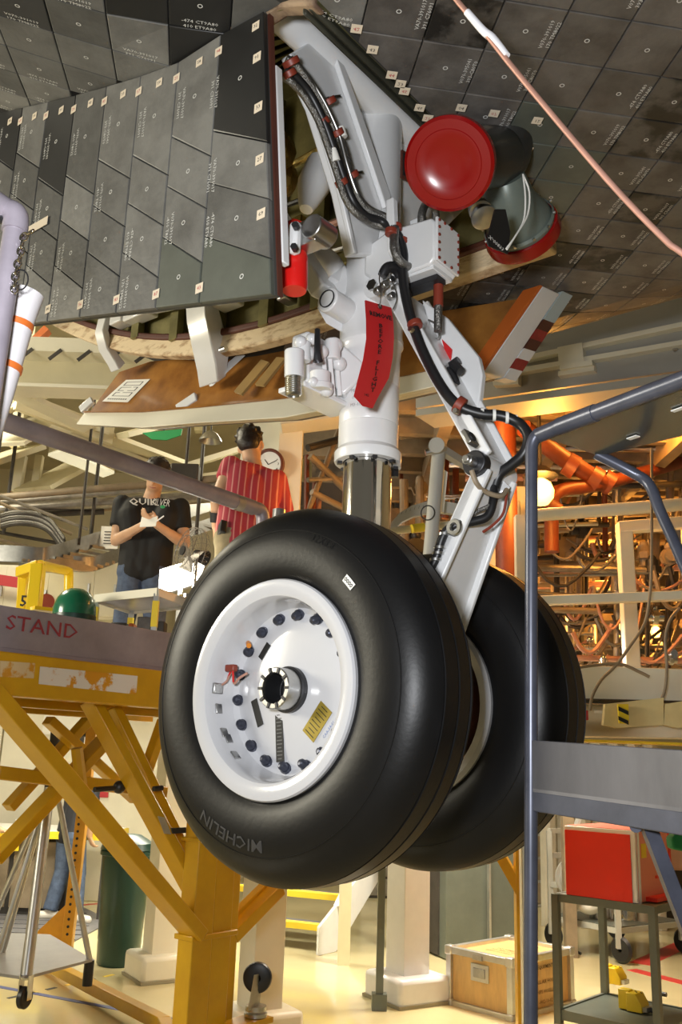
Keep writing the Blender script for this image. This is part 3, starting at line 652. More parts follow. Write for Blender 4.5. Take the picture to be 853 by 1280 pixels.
# belly tiles, laid diagonally to the aircraft's axis
rt = random.Random(3)
TS = .146
def belly_fn(u, v, out):
    a = u; b = v; return W(a, b, belly_z(a, b)+.012-out)
cnt = 0
for i in range(-14, 15):
    for j in range(-14, 15):
        off = TS/2 if (j % 2) else 0
        du, dv = i*TS+off*.0, j*TS
        c, s = math.cos(math.radians(42)), math.sin(math.radians(42))
        def q(u, v): return (-.367+(u*c-v*s), .37+(u*s+v*c))
        cu, cv = q(du+TS/2, dv+TS/2)
        if not (-1.45 < cu < 1.5 and -.98 < cv < 1.35): continue
        poly = [q(du, dv), q(du+TS, dv), q(du+TS, dv+TS), q(du, dv+TS)]
        a0, a1, b0, b1 = WELL; m = .075
        ina = a0-m < cu < a1+m; inb = cv < b1+m
        if ina and inb:
            if cv > b1-.09: poly = clip(poly, 0, -1, -(b1+.012))
            elif cu < a0+.09: poly = clip(poly, 1, 0, a0-.012)
            elif cu > a1-.09: poly = clip(poly, -1, 0, -(a1+.012))
            else: continue
            if cv > b1-.09 and cu < a0+.05 and cv < b1+.02: poly = clip(poly, 1, 0, a0-.012) or poly
        if len(poly) < 3: continue
        ar = abs(sum(poly[k][0]*poly[(k+1) % len(poly)][1]-poly[(k+1) % len(poly)][0]*poly[k][1] for k in range(len(poly))))/2
        if ar < .0012: continue
        # only what the photograph can see
        p = W(cu, cv, belly_z(cu, cv)); d = p-CAM; zc = d.dot(_f)
        if zc < .4: continue
        x = CXP+FPX*d.dot(_r)/zc; y = CYP-FPX*d.dot(_u)/zc
        if not (-130 < x < 1080 and -150 < y < 470): continue
        full = ar > .015
        mt = 'tilebelly'
        rr = rt.random()
        if cv > .45 and rr < .16: mt = 'tilescorch'
        elif cu > .5 and rr < .25: mt = 'tilescorch'
        elif cu < -.5 and rr < .14: mt = 'tileblack'
        elif cu < -.5: mt = 'tile'  # left belly gets the paler tile, hangar light put into the colour
        if .02 < cu < .36 and .24 < cv < .48: mt = 'tilepale'
        k = rt.randrange(5)
        tile_mesh('tile', poly, belly_fn, belly, mt, .014, (PRN[2*k], PRN[2*k+1]) if full and mt != 'tilepale' and rt.random() < .85 else None, full, tu=(-s, c) if cu > -.55 else (c, s)); cnt += 1
print('belly tiles', cnt)
# stickers along the aft edge of the well and on the pale tiles
def sticker(parent, c, ux, uy, n, txt, sz=.011, ink='inkred'):
    mb = MB(); mb.box(c, ux*sz, uy*sz, n*.0004); put_text(mb, txt, sz*1.15, lambda x, y: V3(c)+n*.0008+ux*x+uy*y, 1)
    return mb.build('sticker', ['sticker', ink], parent, smooth=0, weld=False)
for k, (px, py) in enumerate([(446, 34), (466, 60), (490, 92), (501, 103), (506, 112), (525, 133), (535, 146), (577, 133), (618, 140), (672, 149), (660, 186)]):
    p = PZ(px, py, 3.19); d1 = (A*math.cos(.75)+B*math.sin(.75)); d2 = Z3.cross(d1)
    sticker(belly, p-Z3*.0045, d1, d2, -Z3, ['42', '43', '44', '23', '45', '46', '21', '04', '07', '12', '15'][k], .0125, 'ink' if k % 2 else 'inkred')

# wheel well interior
mb = MB()
a0, a1, b0, b1 = WELL
def lid(a, b): return belly_z(a, b)
def wallA(a, s):
    n = 16
    for j in range(n):
        p, q = b0+(b1-b0)*j/n, b0+(b1-b0)*(j+1)/n
        mb.add([W(a, p, lid(a, p)+.01), W(a, q, lid(a, q)+.01), W(a, q, 4.35), W(a, p, 4.35)], [(0, 1, 2, 3)])
wallA(a0, 1); wallA(a1, -1)
mb.add([W(a0, b1, 3.21), W(a1, b1, 3.21), W(a1, b1, 4.35), W(a0, b1, 4.35)], [(0, 1, 2, 3)])
mb.add([W(a0, b0, 3.6), W(a1, b0, 3.6), W(a1, b0, 4.35), W(a0, b0, 4.35)], [(0, 1, 2, 3)])
mb.add([W(a0, b0, 4.3), W(a1, b0, 4.3), W(a1, b1, 4.3), W(a0, b1, 4.3)], [(0, 1, 2, 3)])
well = mb.build('well_lining', 'wellgreen', craft, smooth=0, weld=False)
for k in range(11):                                   # frames of the well
    b = -2.6+k*.27
    mb = MB(); mb.beam(W(a1-.03, b, lid(a1, b)+.03), W(a1-.03, b, 4.28), .035, .05, up=B); mb.build('frame_rib', 'wellgreen', craft)
for k, z in enumerate((3.42, 3.55, 3.72, 3.9)):
    mb = MB(); mb.tube([W(a1-.075, b, z+.02*math.sin(b*5+k)+.18*max(0, -b-.8)**2*.6) for b in [b0+.1+(b1-b0-.2)*i/12 for i in range(13)]], .011+.004*(k % 2), 8, sub=2)
    mb.build('well_pipe', ['steel', 'copper', 'black', 'wellgold'][k], craft)
for k, z in enumerate((3.36, 3.46, 3.6, 3.75)):
    mb = MB(); mb.tube([W(a1-.05-.02*k, b1-.04, z), W(a1-.3, b1-.05, z+.03), W(-.1, b1-.045, z-.03), W(a0+.06, b1-.05, z)], .012, 8); mb.build('well_pipe', ['black', 'steel', 'wellgold', 'copper'][k], craft)
rw = random.Random(5)
for k in range(14):
    b = -2.2+rw.random()*2.2; z = lid(a1, b)+.1+rw.random()*.35
    mb = MB(); mb.abx(a1-.06, b, z, .07, .05+rw.random()*.12, .04+rw.random()*.09); mb.build('equipment_box', ['wellgold', 'wellgreen', 'steel', 'white'][k % 4], craft, bevel=.006)
for k in range(7):                                    # wire bundles near the trunnion
    q = [W(-.5+.02*k, -.75, 3.45+.05*k), W(-.42+.015*k, -.5, 3.30+.06*k), W(-.30, -.35, 3.36+.05*k), W(-.2+.02*k, -.22, 3.55+.04*k)]
    mb = MB(); mb.tube(q, .006, 6); mb.build('wire', 'black', craft)
mb = MB()
for k in range(5): mb.ball(W(-.05+.04*k, -.42-.03*k, 3.45+.03*(k % 3)), .07, 1, .8, 1.1, n=10, k=6)
mb.build('insulation_blanket', 'wellgold', craft)
mb = MB(); mb.tube([PB(402, 205, -.25), PB(392, 232, -.25), PB(383, 262, -.25)], [.045, .05, .02], 12, sub=3); mb.tube([PB(402, 205, -.25), PB(412, 225, -.25)], .03, 10)
mb.build('bracket_fitting', 'white', craft)

# thermal barrier along the opening: far side, nose end, aft end and near side
def strip(path, w, h, name, m, parent=craft, out=None):
    mb = MB(); vs = []; fs = []
    for i, (p, o) in enumerate(path): vs += [p, p+o*w, p+o*w-Z3*h, p-Z3*h]
    n = len(path)
    for i in range(n-1):
        for k in range(4): fs.append((i*4+k, i*4+(k+1) % 4, i*4+4+(k+1) % 4, i*4+4+k))
    fs += [(0, 1, 2, 3), tuple(range(4*n-4, 4*n))]
    mb.add(vs, fs); return mb.build(name, m, parent, bevel=.008)
bs = [b1-(b1-b0)*i/26 for i in range(27)]
strip([(W(a1-.03, b, lid(a1, b)+.045), A) for b in bs], .06, .085, 'thermal_barrier', 'seal')
strip([(W(a1-.045, b, lid(a1, b)+.06), A) for b in bs], .02, .03, 'seal_lip', 'sealbrown')
strip([(W(a0+.03, b, lid(a0, b)+.035), -A) for b in bs if b > -.4], .045, .045, 'thermal_barrier', mat('stained_seal', (.34, .24, .15), .8, col2=(.12, .07, .045), thr=(.35, .6), scale=14, bump=.3))
strip([(W(a, b1-.03, 3.235), B) for a in (a0, -.3, 0, .3, a1)], .018, .026, 'thermal_barrier', 'welldark')
strip([(W(a, b1-.045, 3.24), B) for a in (a0, -.3, 0, .3, a1)], .012, .035, 'seal_lip', 'welldark')
strip([(W(a, b0+.03, lid(a, b0)+.05), -B) for a in (a0, 0, a1)], .06, .085, 'thermal_barrier', 'seal')

# ------------------------------------------------------------------ near door: tiled outer face towards the viewer
AD = -.60                                            # plane of its outer skin
door = thing('landing_gear_door', 'open gear door with skewed grey heat tiles hanging at the left', 'door', W(AD, -.7, 2.6))
def topz(b): return belly_z(-.60, b)+.002
def botz(b): return 2.508+.215*(.18-b)
def edge_b(z): return .172-.085*(z-2.51)/.79         # slanting aft edge
DB0, DB1 = -1.85, .172
N = 24; bsd = [DB1-(DB1-DB0)*i/N for i in range(N+1)]
mb = MB(); 
outer = [(min(b, .088), topz(b)-.004) for b in bsd]+[(b, botz(b)+.003) for b in bsd[::-1]]
vs = [W(AD+.001, b, z) for b, z in outer]+[W(AD+.016, b, z) for b, z in outer]; n = len(outer); fs = [(i, (i+1) % n, n+(i+1) % n, n+i) for i in range(n)]
m2 = N+1
for o in (0, n):
    for i in range(N): fs.append((o+i, o+i+1, o+2*m2-2-i, o+2*m2-1-i))
mb.add(vs, fs); mb.build('door_panel', mat('grey_door_skin', (.055, .055, .05), .7), door, weld=False)
def edge_strip(a0, a1, z0, z1, e0, e1, name, m, **k):
    mb = MB(); mb.prism([W(a0, edge_b(z)+e0, z) for z in (z0, z1)]+[W(a0, edge_b(z)+e1, z) for z in (z1, z0)], A*(a1-a0)); return mb.build(name, m, door, **k)
edge_strip(AD+.022, AD+.044, 2.60, 3.12, -.01, .006, 'edge_trim', 'white', bevel=.003)
edge_strip(AD+.008, AD+.022, 2.515, 3.27, -.004, .003, 'edge_seal', 'sealbrown')
def door_fn(u, v, out): return W(AD+.002-out, u, v)
cw = .150; rd = random.Random(11); col_b = DB1; col = 0
widths = [.222, .150, .150, .150, .146, .143, .143, .14, .14, .14, .14, .14, .14]
while col_b > DB0+.02 and col < len(widths):
    bl = max(col_b-widths[col], DB0); br = col_b; w = br-bl
    sh = .118*min(w, .17)/.15
    zb = botz((bl+br)/2)
    base = botz(bl)+.165+ (.02 if col % 2 else 0)
    # slanted row lines: z at the left end, falling towards the right end
    lines = [base+.137*k for k in range(0, 8)]
    cells = []
    prev = None
    rows = [None]+[z for z in lines if z < topz(bl)-.145]+[None]
    for k in range(len(rows)-1):
        lo, hi = rows[k], rows[k+1]
        pl = [(bl, botz(bl) if lo is None else lo), (br, botz(br) if lo is None else lo-sh),
              (br, topz(br)-.004 if hi is None else hi-sh), (bl, topz(bl)-.004 if hi is None else hi)]
        last = hi is None
        pl = clip(pl, .79, .085, .172*.79+.085*2.51)
        mt = 'tile'
        if last and col in (0, 5, 7): mt = 'tileblack'
        if k == 0 and col in (0, 1): mt = 'tilepale'
        j = rd.randrange(5)
        tile_mesh('tile', pl, door_fn, door, mt, .012, (PRN[2*j], PRN[2*j+1]) if rd.random() < .8 else None, True, tu=(0, -1), psize=.0138, pdim=w/2-.034)
    for zz, t in ((topz(bl)-.055, '%d' % rd.randrange(20, 99)), (botz(bl)+.035, '%d' % rd.randrange(20, 99))):
        sticker(door, W(AD-.0115, bl, zz), B, Z3, -A, t, .0115, 'inkred' if rd.random() < .6 else 'ink')
    sticker(door, W(AD-.0115, bl+w*.55, topz((bl+br)/2)-.05), B, Z3, -A, '%d' % rd.randrange(30, 60), .0110, 'ink')
    col_b = bl; col += 1
for k, zz in enumerate((3.13, 2.99, 2.85, 2.71)): sticker(door, W(AD-.0115, edge_b(zz)-.022, zz), B, Z3, -A, ['91', '33', '27', '69'][k], .012, 'ink')
mb = MB(); p = PA(45, 283, AD-.014); mb.box(p, B*.055, Z3*.013, A*.0006); mb.build('masking_tape', 'sticker', door)
# door rod fitting with red cover at the aft edge
mb = MB(); mb.box(PA(369, 298, AD+.07), B*.012, Z3*.038, A*.012); mb.build('hinge_block', 'white', door, bevel=.008)
for zz in (-.026, .026):
    mb = MB(); q = PA(370, 298, AD+.055)+Z3*zz; mb.cyl(q, q-A*.012+B*.006, .008, n=6); mb.build('bolt', 'darkmetal', door)
mb = MB(); q = PA(376, 300, AD+.10); mb.box(q+B*.02, B*.04, Z3*.03, A*.02); mb.cyl(q+B*.055-A*.03, q+B*.055+A*.03, .028, n=18); mb.build('rod_end', 'steel', door, bevel=.003)

# ------------------------------------------------------------------ far door: amber inner face towards the viewer
fdoor = thing('landing_gear_door', 'far gear door with amber brown inner panel and white curved hinges', 'door', W(.66, -1, 2.8))
hinge = [(.735, .10, 3.13), (.725, -.40, 3.20), (.72, -.86, 3.262), (.72, -1.45, 3.31), (.72, -1.95, 3.41), (.70, -2.16, 3.40)]
free = [(.56, -.015, 2.80), (.57, -.40, 2.815), (.58, -.90, 2.85), (.58, -1.41, 2.935), (.58, -1.75, 2.985), (.57, -2.24, 3.10)]
def lerp3(a, b, t): return tuple(x+(y-x)*t for x, y in zip(a, b))
nF = len(hinge)
OUT = A*.09+Z3*.02
def slab(f0, f1, off0, off1, name, m, parent=fdoor, **k):
    mb = MB(); vs = []; fs = []
    for h, f in zip(hinge, free):
        p, q = W(*lerp3(h, f, f0)), W(*lerp3(h, f, f1)); vs += [p+OUT*off0, q+OUT*off0, q+OUT*off1, p+OUT*off1]
    for i in range(nF-1):
        for j in range(4): fs.append((i*4+j, i*4+(j+1) % 4, i*4+4+(j+1) % 4, i*4+4+j))
    fs += [(0, 1, 2, 3), tuple(range(4*nF-4, 4*nF))]
    mb.add(vs, fs); return mb.build(name, m, parent, **k)
_ip = slab(.0, .76, .28, .5, 'inner_panel', 'gold')
from mathutils.bvhtree import BVHTree
PANEL = BVHTree.FromPolygons([v.co.copy() for v in _ip.data.vertices], [tuple(p.vertices) for p in _ip.data.polygons])
slab(.0, 1.0, .5, .9, 'door_panel', 'creamw')
slab(.78, 1.0, -.02, .5, 'edge_frame', 'creamw', bevel=.004)
slab(.755, .785, -.1, .3, 'edge_lip', 'gold')
slab(.0, 1.0, .9, 1.2, 'outer_tiles', 'tilebelly')
# aft end frame: white rib, then red and white taped strip
def endp(t, bo, off): h, f = hinge[0], free[0]; return W(*lerp3(h, f, t))+B*bo+OUT*off
mb = MB(); mb.prism([endp(-.02, .004, -.55), endp(1.02, .004, -.55), endp(1.02, .004, .85), endp(-.02, .004, .85)], B*.03); mb.build('end_rib', 'white', fdoor, bevel=.004)
mb = MB(); mb.prism([endp(-.02, -.03, -.75), endp(1.0, -.03, -.75), endp(1.0, -.03, -.55), endp(-.02, -.03, -.55)], B*.062); mb.build('end_seal', 'orange', fdoor)
for k in range(9):
    t0, t1 = -.05+k*.12, -.05+(k+1)*.12
    mb = MB(); mb.prism([endp(t0, .0, .86), endp(t1, .0, .86), endp(t1, .0, 1.75), endp(t0, .0, 1.75)], B*.037)
    mt = ['horn', 'horn', 'horn', 'sealbrown', 'redcloth', 'sealbrown', 'white', 'redcloth', 'white'][k]
    mb.build('edge_block', {'horn': mat('pale_blue_grey', (.42, .50, .52), .5), 'redcloth': mat('faded_red_tape', (.32, .03, .025), .6, var=.3, scale=20)}.get(mt, M.get(mt)), fdoor)
# gooseneck hinge arms
def goose(pts, w, name='hinge_arm'):
    mb = MB(); 
    for i in range(len(pts)-1):
        pass
    vs = []; fs = []; n = len(pts)
    for i, (p, r) in enumerate(pts):
        d = (pts[min(i+1, n-1)][0]-pts[max(i-1, 0)][0]).normalized(); s = d.cross(B).normalized()
        vs += [p+s*r+B*w, p-s*r+B*w, p-s*r-B*w, p+s*r-B*w]
    for i in range(n-1):
        for j in range(4): fs.append((i*4+j, i*4+(j+1) % 4, i*4+4+(j+1) % 4, i*4+4+j))
    fs += [(0, 1, 2, 3), tuple(range(4*n-4, 4*n))]
    mb.add(vs, fs); return mb.build(name, 'white', fdoor, bevel=.006)
def GP(px, py, a): return PA(px, py, a)
goose([(GP(131, 395, .50), .012), (GP(127, 415, .50), .018), (GP(132, 435, .54), .02), (GP(143, 452, .60), .022), (GP(148, 460, .63), .028)], .032)
goose([(GP(250, 372, .46), .030), (GP(255, 400, .47), .045), (GP(262, 430, .52), .05), (GP(266, 455, .57), .045), (GP(266, 478, .62), .03)], .058)
mb = MB(); q = GP(276, 438, .45); mb.cyl(q-B*.0, q+B*.03, .012, n=14); mb.build('hinge_pin', 'steel', fdoor)
mb = MB(); mb.prism([GP(258, 476, .60), GP(300, 440, .66), GP(303, 446, .66), GP(262, 484, .60)], B*.02); mb.build('hinge_foot', 'white', fdoor, bevel=.004)
# end brackets on the free edge
# paper notice with three little drawings
def fpt(px, py): 
    n = (W(*hinge[3])-W(*free[3])).cross(W(*hinge[2])-W(*hinge[3])).normalized()
    p = PP(px, py, W(*hinge[3])+OUT*.26, n); d = (p-CAM).normalized(); h = PANEL.ray_cast(CAM-rootloc(fdoor), d)
    return (h[0]+rootloc(fdoor) if h[0] else p)-d*.006
for (x0, y0), (x1, y1) in (((101, 513), (116, 500)), ((222, 512), (246, 496))):
    mb = MB(); mb.beam(fpt(x0, y0), fpt(x1, y1), .045, .02, up=A); mb.build('edge_bracket', 'white', fdoor, bevel=.004)
mb = MB(); q = [fpt(128, 502), fpt(160, 503), fpt(188, 474), fpt(158, 475)]
n_ = -A
mb.prism(q, n_*.002)
def bil(x, y): return q[0]*(1-x)*(1-y)+q[1]*x*(1-y)+q[2]*x*y+q[3]*(1-x)*y+n_*.003
for k in range(3):
    y0 = .25+k*.24
    for (u0, v0, u1, v1) in ((.15, y0, .85, y0+.02), (.15, y0+.15, .85, y0+.17), (.15, y0, .19, y0+.17), (.81, y0, .85, y0+.17)):
        mb.add([bil(u0, v0), bil(u1, v0), bil(u1, v1), bil(u0, v1)], [(0, 1, 2, 3)], 1)
for k in range(9): mb.add([bil(.12+k*.085, .10), bil(.17+k*.085, .10), bil(.17+k*.085, .15), bil(.12+k*.085, .15)], [(0, 1, 2, 3)], 1)
mb.build('paper_notice', ['paper', 'ink'], fdoor, smooth=0, weld=False)
for (x, y), (x2, y2) in (((298, 492), (332, 452)), ((325, 482), (352, 448))):
    mb = MB(); mb.beam(PA(x, y, .60), PA(x2, y2, .67), .05, .012, up=A); mb.build('stiffener', mat('tan_varnish', (.42, .27, .10), .4, var=.2), fdoor)
# ================================================================== yellow work stand, left
SB = -1.95                                            # its front plane lies across the aircraft at this b
stand = thing('work_stand', 'yellow steel work stand with grey toe board stencilled STAND', 'work stand', W(1.35, SB-.6, 0))
def sp(px, py, o=0): return PB(px, py, SB-o)
AL, AR = -.75, 2.2                                    # extent along A
def sab(a0, a1, z0, z1, o, th, name, m, **k):
    mb = MB(); mb.box(W((a0+a1)/2, SB-o-th/2, (z0+z1)/2), A*(a1-a0)/2, B*th/2, Z3*(z1-z0)/2); return mb.build(name, m, stand, **k)
toe = sab(AL, AR, 1.985, 2.150, .03, .012, 'toe_board', 'greysteel', bevel=.002)
mb = MB(); c = (PB(54, 785, SB-.03)); put_text(mb, 'STAND', .085, lambda x, y: PB(54, 785, SB-.029)+A*x+Z3*y+B*.001, 0, .004, sx=1.25)
tl = mb.build('stencil_lettering', mat('faded_red_stencil', (.33, .035, .055), .7, var=.3, scale=60), toe, smooth=0, weld=False)
# dark stencil gaps
rail = sab(AL, AR, 1.80, 1.968, .0, .10, 'deck_beam', 'yellow', bevel=.006)
mb = MB()
q = [(50, 833), (172, 845), (170, 868), (48, 855)]
mb.prism([sp(x, y)+B*.0015 for x, y in q], -B*.001); mb.build('scraped_patch', 'yelchip', rail, smooth=0)
mb = MB(); mb.prism([sp(x, y)+B*.0015 for x, y in ((0, 826), (44, 829), (42, 848), (0, 846))], -B*.001); mb.build('scraped_patch', 'yelwear', rail, smooth=0)
sab(AL, AR, 1.95, 1.985, .03, 1.6, 'deck_plate', 'greysteel')
def strut2(p0, p1, w, h, name='diagonal_brace', m='yellow', up=B):
    mb = MB(); mb.beam(p0, p1, w, h, up=up); return mb.build(name, m, stand, bevel=.005)
# front post: two channels side by side with a seam
for a, o in ((1.345, 0.0), (1.475, .01), (1.565, .03)):
    mb = MB(); mb.box(W(a, SB-.05-o, .985), A*.062 if a < 1.5 else A*.035, B*.05, Z3*.82); mb.build('post', 'yellow', stand, bevel=.006)
mb = MB(); mb.box(W(1.42, SB-.055, .80), A*.145, B*.062, Z3*.012); mb.build('post_band', 'yellow', stand, bevel=.004)
mb = MB(); mb.box(W(1.42, SB-.055, 1.22), A*.145, B*.062, Z3*.010); mb.build('post_band', 'yellow', stand, bevel=.004)
strut2(sp(-20, 856, .03), sp(245, 1168, .03), .06, .128)
strut2(sp(112, 875, .35), sp(240, 1110, .12), .05, .11)
strut2(sp(140, 885, .42), sp(258, 1130, .16), .05, .09)
strut2(sp(345, 1110, .10), sp(285, 1170, .08), .06, .11)
strut2(sp(360, 1080, .16), sp(290, 1150, .12), .05, .05)
strut2(sp(-10, 965, .7), sp(200, 990, .7), .06, .13, 'cross_beam')
strut2(sp(-10, 1075, .9), sp(150, 905, .9), .05, .12)
strut2(sp(10, 1010, 1.3), sp(110, 900, 1.3), .05, .08)
strut2(sp(60, 900, 1.2), sp(170, 1000, 1.2), .05, .08)
strut2(sp(170, 1000, 1.0), sp(205, 900, 1.0), .05, .07)
sab(AL, AR, 1.80, 1.92, .8, .08, 'deck_joist', 'yellow'); sab(AL, AR, 1.80, 1.92, 1.5, .08, 'deck_joist', 'yellow')
for a in (.05, .55, 1.05, 1.7):
    mb = MB(); mb.box(W(a, SB-.85, 1.88), A*.035, B*.75, Z3*.04); mb.build('deck_joist', 'yellow', stand)
# foot beam towards the left on the floor
mb = MB(); mb.beam(V3((-2.25, 7.72, .07)), V3((-.92, 5.9, .10)), .08, .07); mb.build('floor_beam', 'yellow', stand, bevel=.006)
mb = MB(); mb.beam(W(1.42, SB-.06, .16), V3((-.92, 5.9, .10)), .08, .07); mb.build('floor_beam', 'yellow', stand, bevel=.006)
mb = MB(); mb.bx(W(1.42, SB-.055, .085), .34, .34, .17); mb.build('foot_plate', 'yellow', stand)
# bolts, pins and stickers on the braces
for x, y in ((109, 1001), (97, 975), (136, 1027)):
    mb = MB(); p = sp(x, y, -.005); mb.cyl(p-B*.02, p+B*.02, .016 if x == 109 else .006, n=12); mb.build('brace_bolt', 'darkmetal', stand)
mb = MB(); mb.tube([sp(118, 987, .33), sp(148, 985, .33)], .012, 8); mb.ball(sp(149, 984, .33), .03); mb.build('locking_pin', 'darkmetal', stand)
mb = MB(); mb.tube([sp(192, 986, .12), sp(203, 985, .12)], .012, 8); mb.build('locking_pin', 'darkmetal', stand)
mb = MB(); mb.prism([sp(x, y, .095) for x, y in ((197, 1020), (206, 1022), (214, 1043), (205, 1042))], B*.002); mb.build('data_sticker', 'alu', stand)
mb = MB(); mb.prism([sp(x, y, .02) for x, y in ((213, 1035), (231, 1034), (231, 1041), (215, 1042))], B*.01); mb.build('black_tape', 'ink', stand)
# pin ball rod hanging on the far side
mb = MB(); mb.tube([sp(96, 935, .6), sp(102, 985, .6)], .03, 8, sub=1); mb.build('jack_leg', 'yellow', stand)
# retracted caster on the post
cs = PB(322, 1222, SB+.02)
mb = MB(); mb.lathe([(.018, -.02), (.05, -.02), (.066, -.014), (.070, 0), (.066, .014), (.05, .02), (.018, .02)], cs, (A*.8-B*.6), 32); cw = mb.build('caster_wheel', 'black', stand)
mb = MB(); d = (A*.8-B*.6).normalized(); e = Z3
for s in (-1, 1):
    mb.prism([cs+d*.03*s+V3(v) for v in ((A*-.02+Z3*.02), (A*.03+Z3*.02), (A*.02-Z3*.13), (A*-.05-Z3*.13))], d*.004)
mb.build('caster_fork', 'steel', stand)
mb = MB(); mb.cyl(cs-Z3*.14, cs-Z3*.12, .05, n=24); mb.cyl(cs-Z3*.165, cs-Z3*.15, .055, n=24); mb.build('caster_swivel', 'steel', stand)
mb = MB(); mb.box(cs-Z3*.18-A*.06, A*.12, B*.06, Z3*.012); mb.build('caster_plate', 'yellow', stand)
mb = MB(); mb.box(cs-Z3*.45-A*.03, A*.05, B*.04, Z3*.26); mb.build('caster_leg', 'yellow', stand)
# perforated upright with foot at the rear left
u0, u1 = V3((-2.05, 7.95, .07)), V3((-2.02, 7.95, 1.9))
mb = MB(); mb.beam(u0, u1, .085, .085, up=Y3); upr = mb.build('perforated_upright', mat('orange_yellow_paint', (.66, .30, .015), .4, var=.2), stand, bevel=.004)
for k in range(22):
    z = .2+k*.055; mb = MB(); p = V3((-2.046, 7.905, z)); mb.cyl(p, p-Y3*.003, .011, n=10); mb.build('hole', 'ink', upr)
mb = MB(); mb.prism([V3((-2.08, 7.93, .05)), V3((-2.45, 7.93, .05)), V3((-2.08, 7.93, .42))], Y3*.03); mb.build('foot_gusset', MATS['orange_yellow_paint'], stand)

# hand rail: thick pipe along the stand's edge
rl = thing('hand_rail', 'purplish grey pipe rail sloping across in front of the two men', 'railing', W(1.5, SB, 2.0))
h0, h1 = W(-.55, SB, 2.895), W(1.50, SB, 2.865)
mb = MB(); mb.cyl(h0, h1, .040, n=24); mb.build('rail_pipe', 'pipegrey', rl)
mb = MB(); mb.tube([h1-A*.01, h1+A*.05, h1+A*.075-Z3*.03, h1+A*.08-Z3*.07], [.036, .036, .037, .037], 18, sub=4); mb.cyl(h1+A*.08-Z3*.06, h1+A*.08-Z3*.75, .037, n=18); mb.build('rail_end_bend', 'pipegrey', rl)
mb = MB(); mb.cyl(h1-A*.14, h1-A*.09, .0415, n=24); mb.build('rail_socket', 'pipeweld', rl)
mb = MB(); mb.cyl(W(1.70, SB, 2.12), W(1.70, SB, 2.90), .036, n=22); mb.build('rail_post', 'pipeweld', rl)
mb = MB(); mb.cyl(W(1.70, SB-.02, 2.80), W(2.2, SB-.02, 2.74), .026, n=18); mb.build('rail_pipe', 'pipeweld', rl)
mb = MB(); mb.cyl(W(1.58, SB, 2.0), W(1.58, SB, 2.2), .045, n=18); mb.build('rail_post', 'pipeweld', rl)
mb = MB(); mb.box(W(1.55, SB, 1.995), A*.3, B*.06, Z3*.01); mb.build('rail_base', 'greysteel', rl)

# ================================================================== blue access frame, right foreground
bf = thing('access_frame', 'blue grey tubular access frame with kick plate, right foreground', 'frame', V3((.37, 1.75, 0)))
def bt_(pts, r, name='tube', m='blue', sub=5, n=16):
    mb = MB(); mb.tube(pts, r, n, sub=sub); return mb.build(name, m, bf)
pt = PZ(666, 548, 2.245)
base = V3((pt.x-.05, pt.y, 0))
bt_([base, V3((pt.x-.003, pt.y, 2.20))], .0125, 'post', sub=1)
bt_([V3((pt.x-.0032, pt.y, 2.19)), V3((pt.x-.002, pt.y, 2.225)), pt+V3((.004, -.005, .0)), PZ(676, 543, 2.25), PZ(690, 537, 2.25)], .0127, 'post_bend', sub=4)
r1 = PZ(853, 475, 2.25); d1 = (r1-PZ(676, 543, 2.25)).normalized()
bt_([PZ(672, 545, 2.25), PZ(700, 533, 2.25), r1, r1+d1*.6], .0155, 'top_rail', sub=1)
bt_([PZ(700, 533, 2.25), PZ(745, 516, 2.25)], .0175, 'rail_sleeve', sub=1)
mb = MB(); c0, c1_, c2_, c3 = PZ(677, 546, 2.24), PZ(750, 570, 2.24), PZ(853, 545, 2.24), PZ(853, 478, 2.24)
e2 = (c2_-c1_); e1_ = (c3-c0)
mb.prism([c0, c1_, c2_+e2*.6, c3+e1_*.6], Z3*.006); mb.build('acrylic_panel', 'acryl', bf)
mb = MB(); q = PZ(792, 547, 2.237); mb.box(q, d1*.012, d1.cross(Z3)*.006, Z3*.001); mb.build('panel_label', 'paper', bf)
mb = MB(); q = PZ(848, 512, 2.237); mb.box(q, d1*.012, d1.cross(Z3)*.005, Z3*.001); mb.build('panel_label', 'paper', bf)
# second bent tube dropping on the right
k0 = PZ(745, 567, 2.245)
bt_([k0, P(790, 590, k0.y-.005), P(812, 606, k0.y-.02), P(826, 640, k0.y-.05), P(853, 700, k0.y-.1), P(905, 830, k0.y-.2), P(925, 960, k0.y-.24)], .0115, 'bent_tube')
# kick plate and deck edge
g0 = P(664, 925, 1.755); g1 = P(853, 937, 1.45); gd = g1-g0
mb = MB(); mb.prism([g0, g0+gd*1.5, g0+gd*1.5-Z3*.088, g0-Z3*.088], V3((.0, .012, 0))); mb.build('kick_plate', 'bluesteel', bf, bevel=.002)
mb = MB(); gz = g0-Z3*.091; mb.prism([gz, gz+gd*1.5, gz+gd*1.5-Z3*.035, gz-Z3*.035], V3((.02, .05, 0))); mb.build('deck_angle', 'blue', bf, bevel=.002)
mb = MB(); mb.prism([g0-Z3*.092, g0+gd*1.5-Z3*.092, g0+gd*1.5-Z3*.092+V3((.35, .55, 0)), g0-Z3*.092+V3((.35, .55, 0))], Z3*.006); mb.build('deck_plate', 'bluesteel', bf)
pB = V3((g0.x, g0.y, 0))
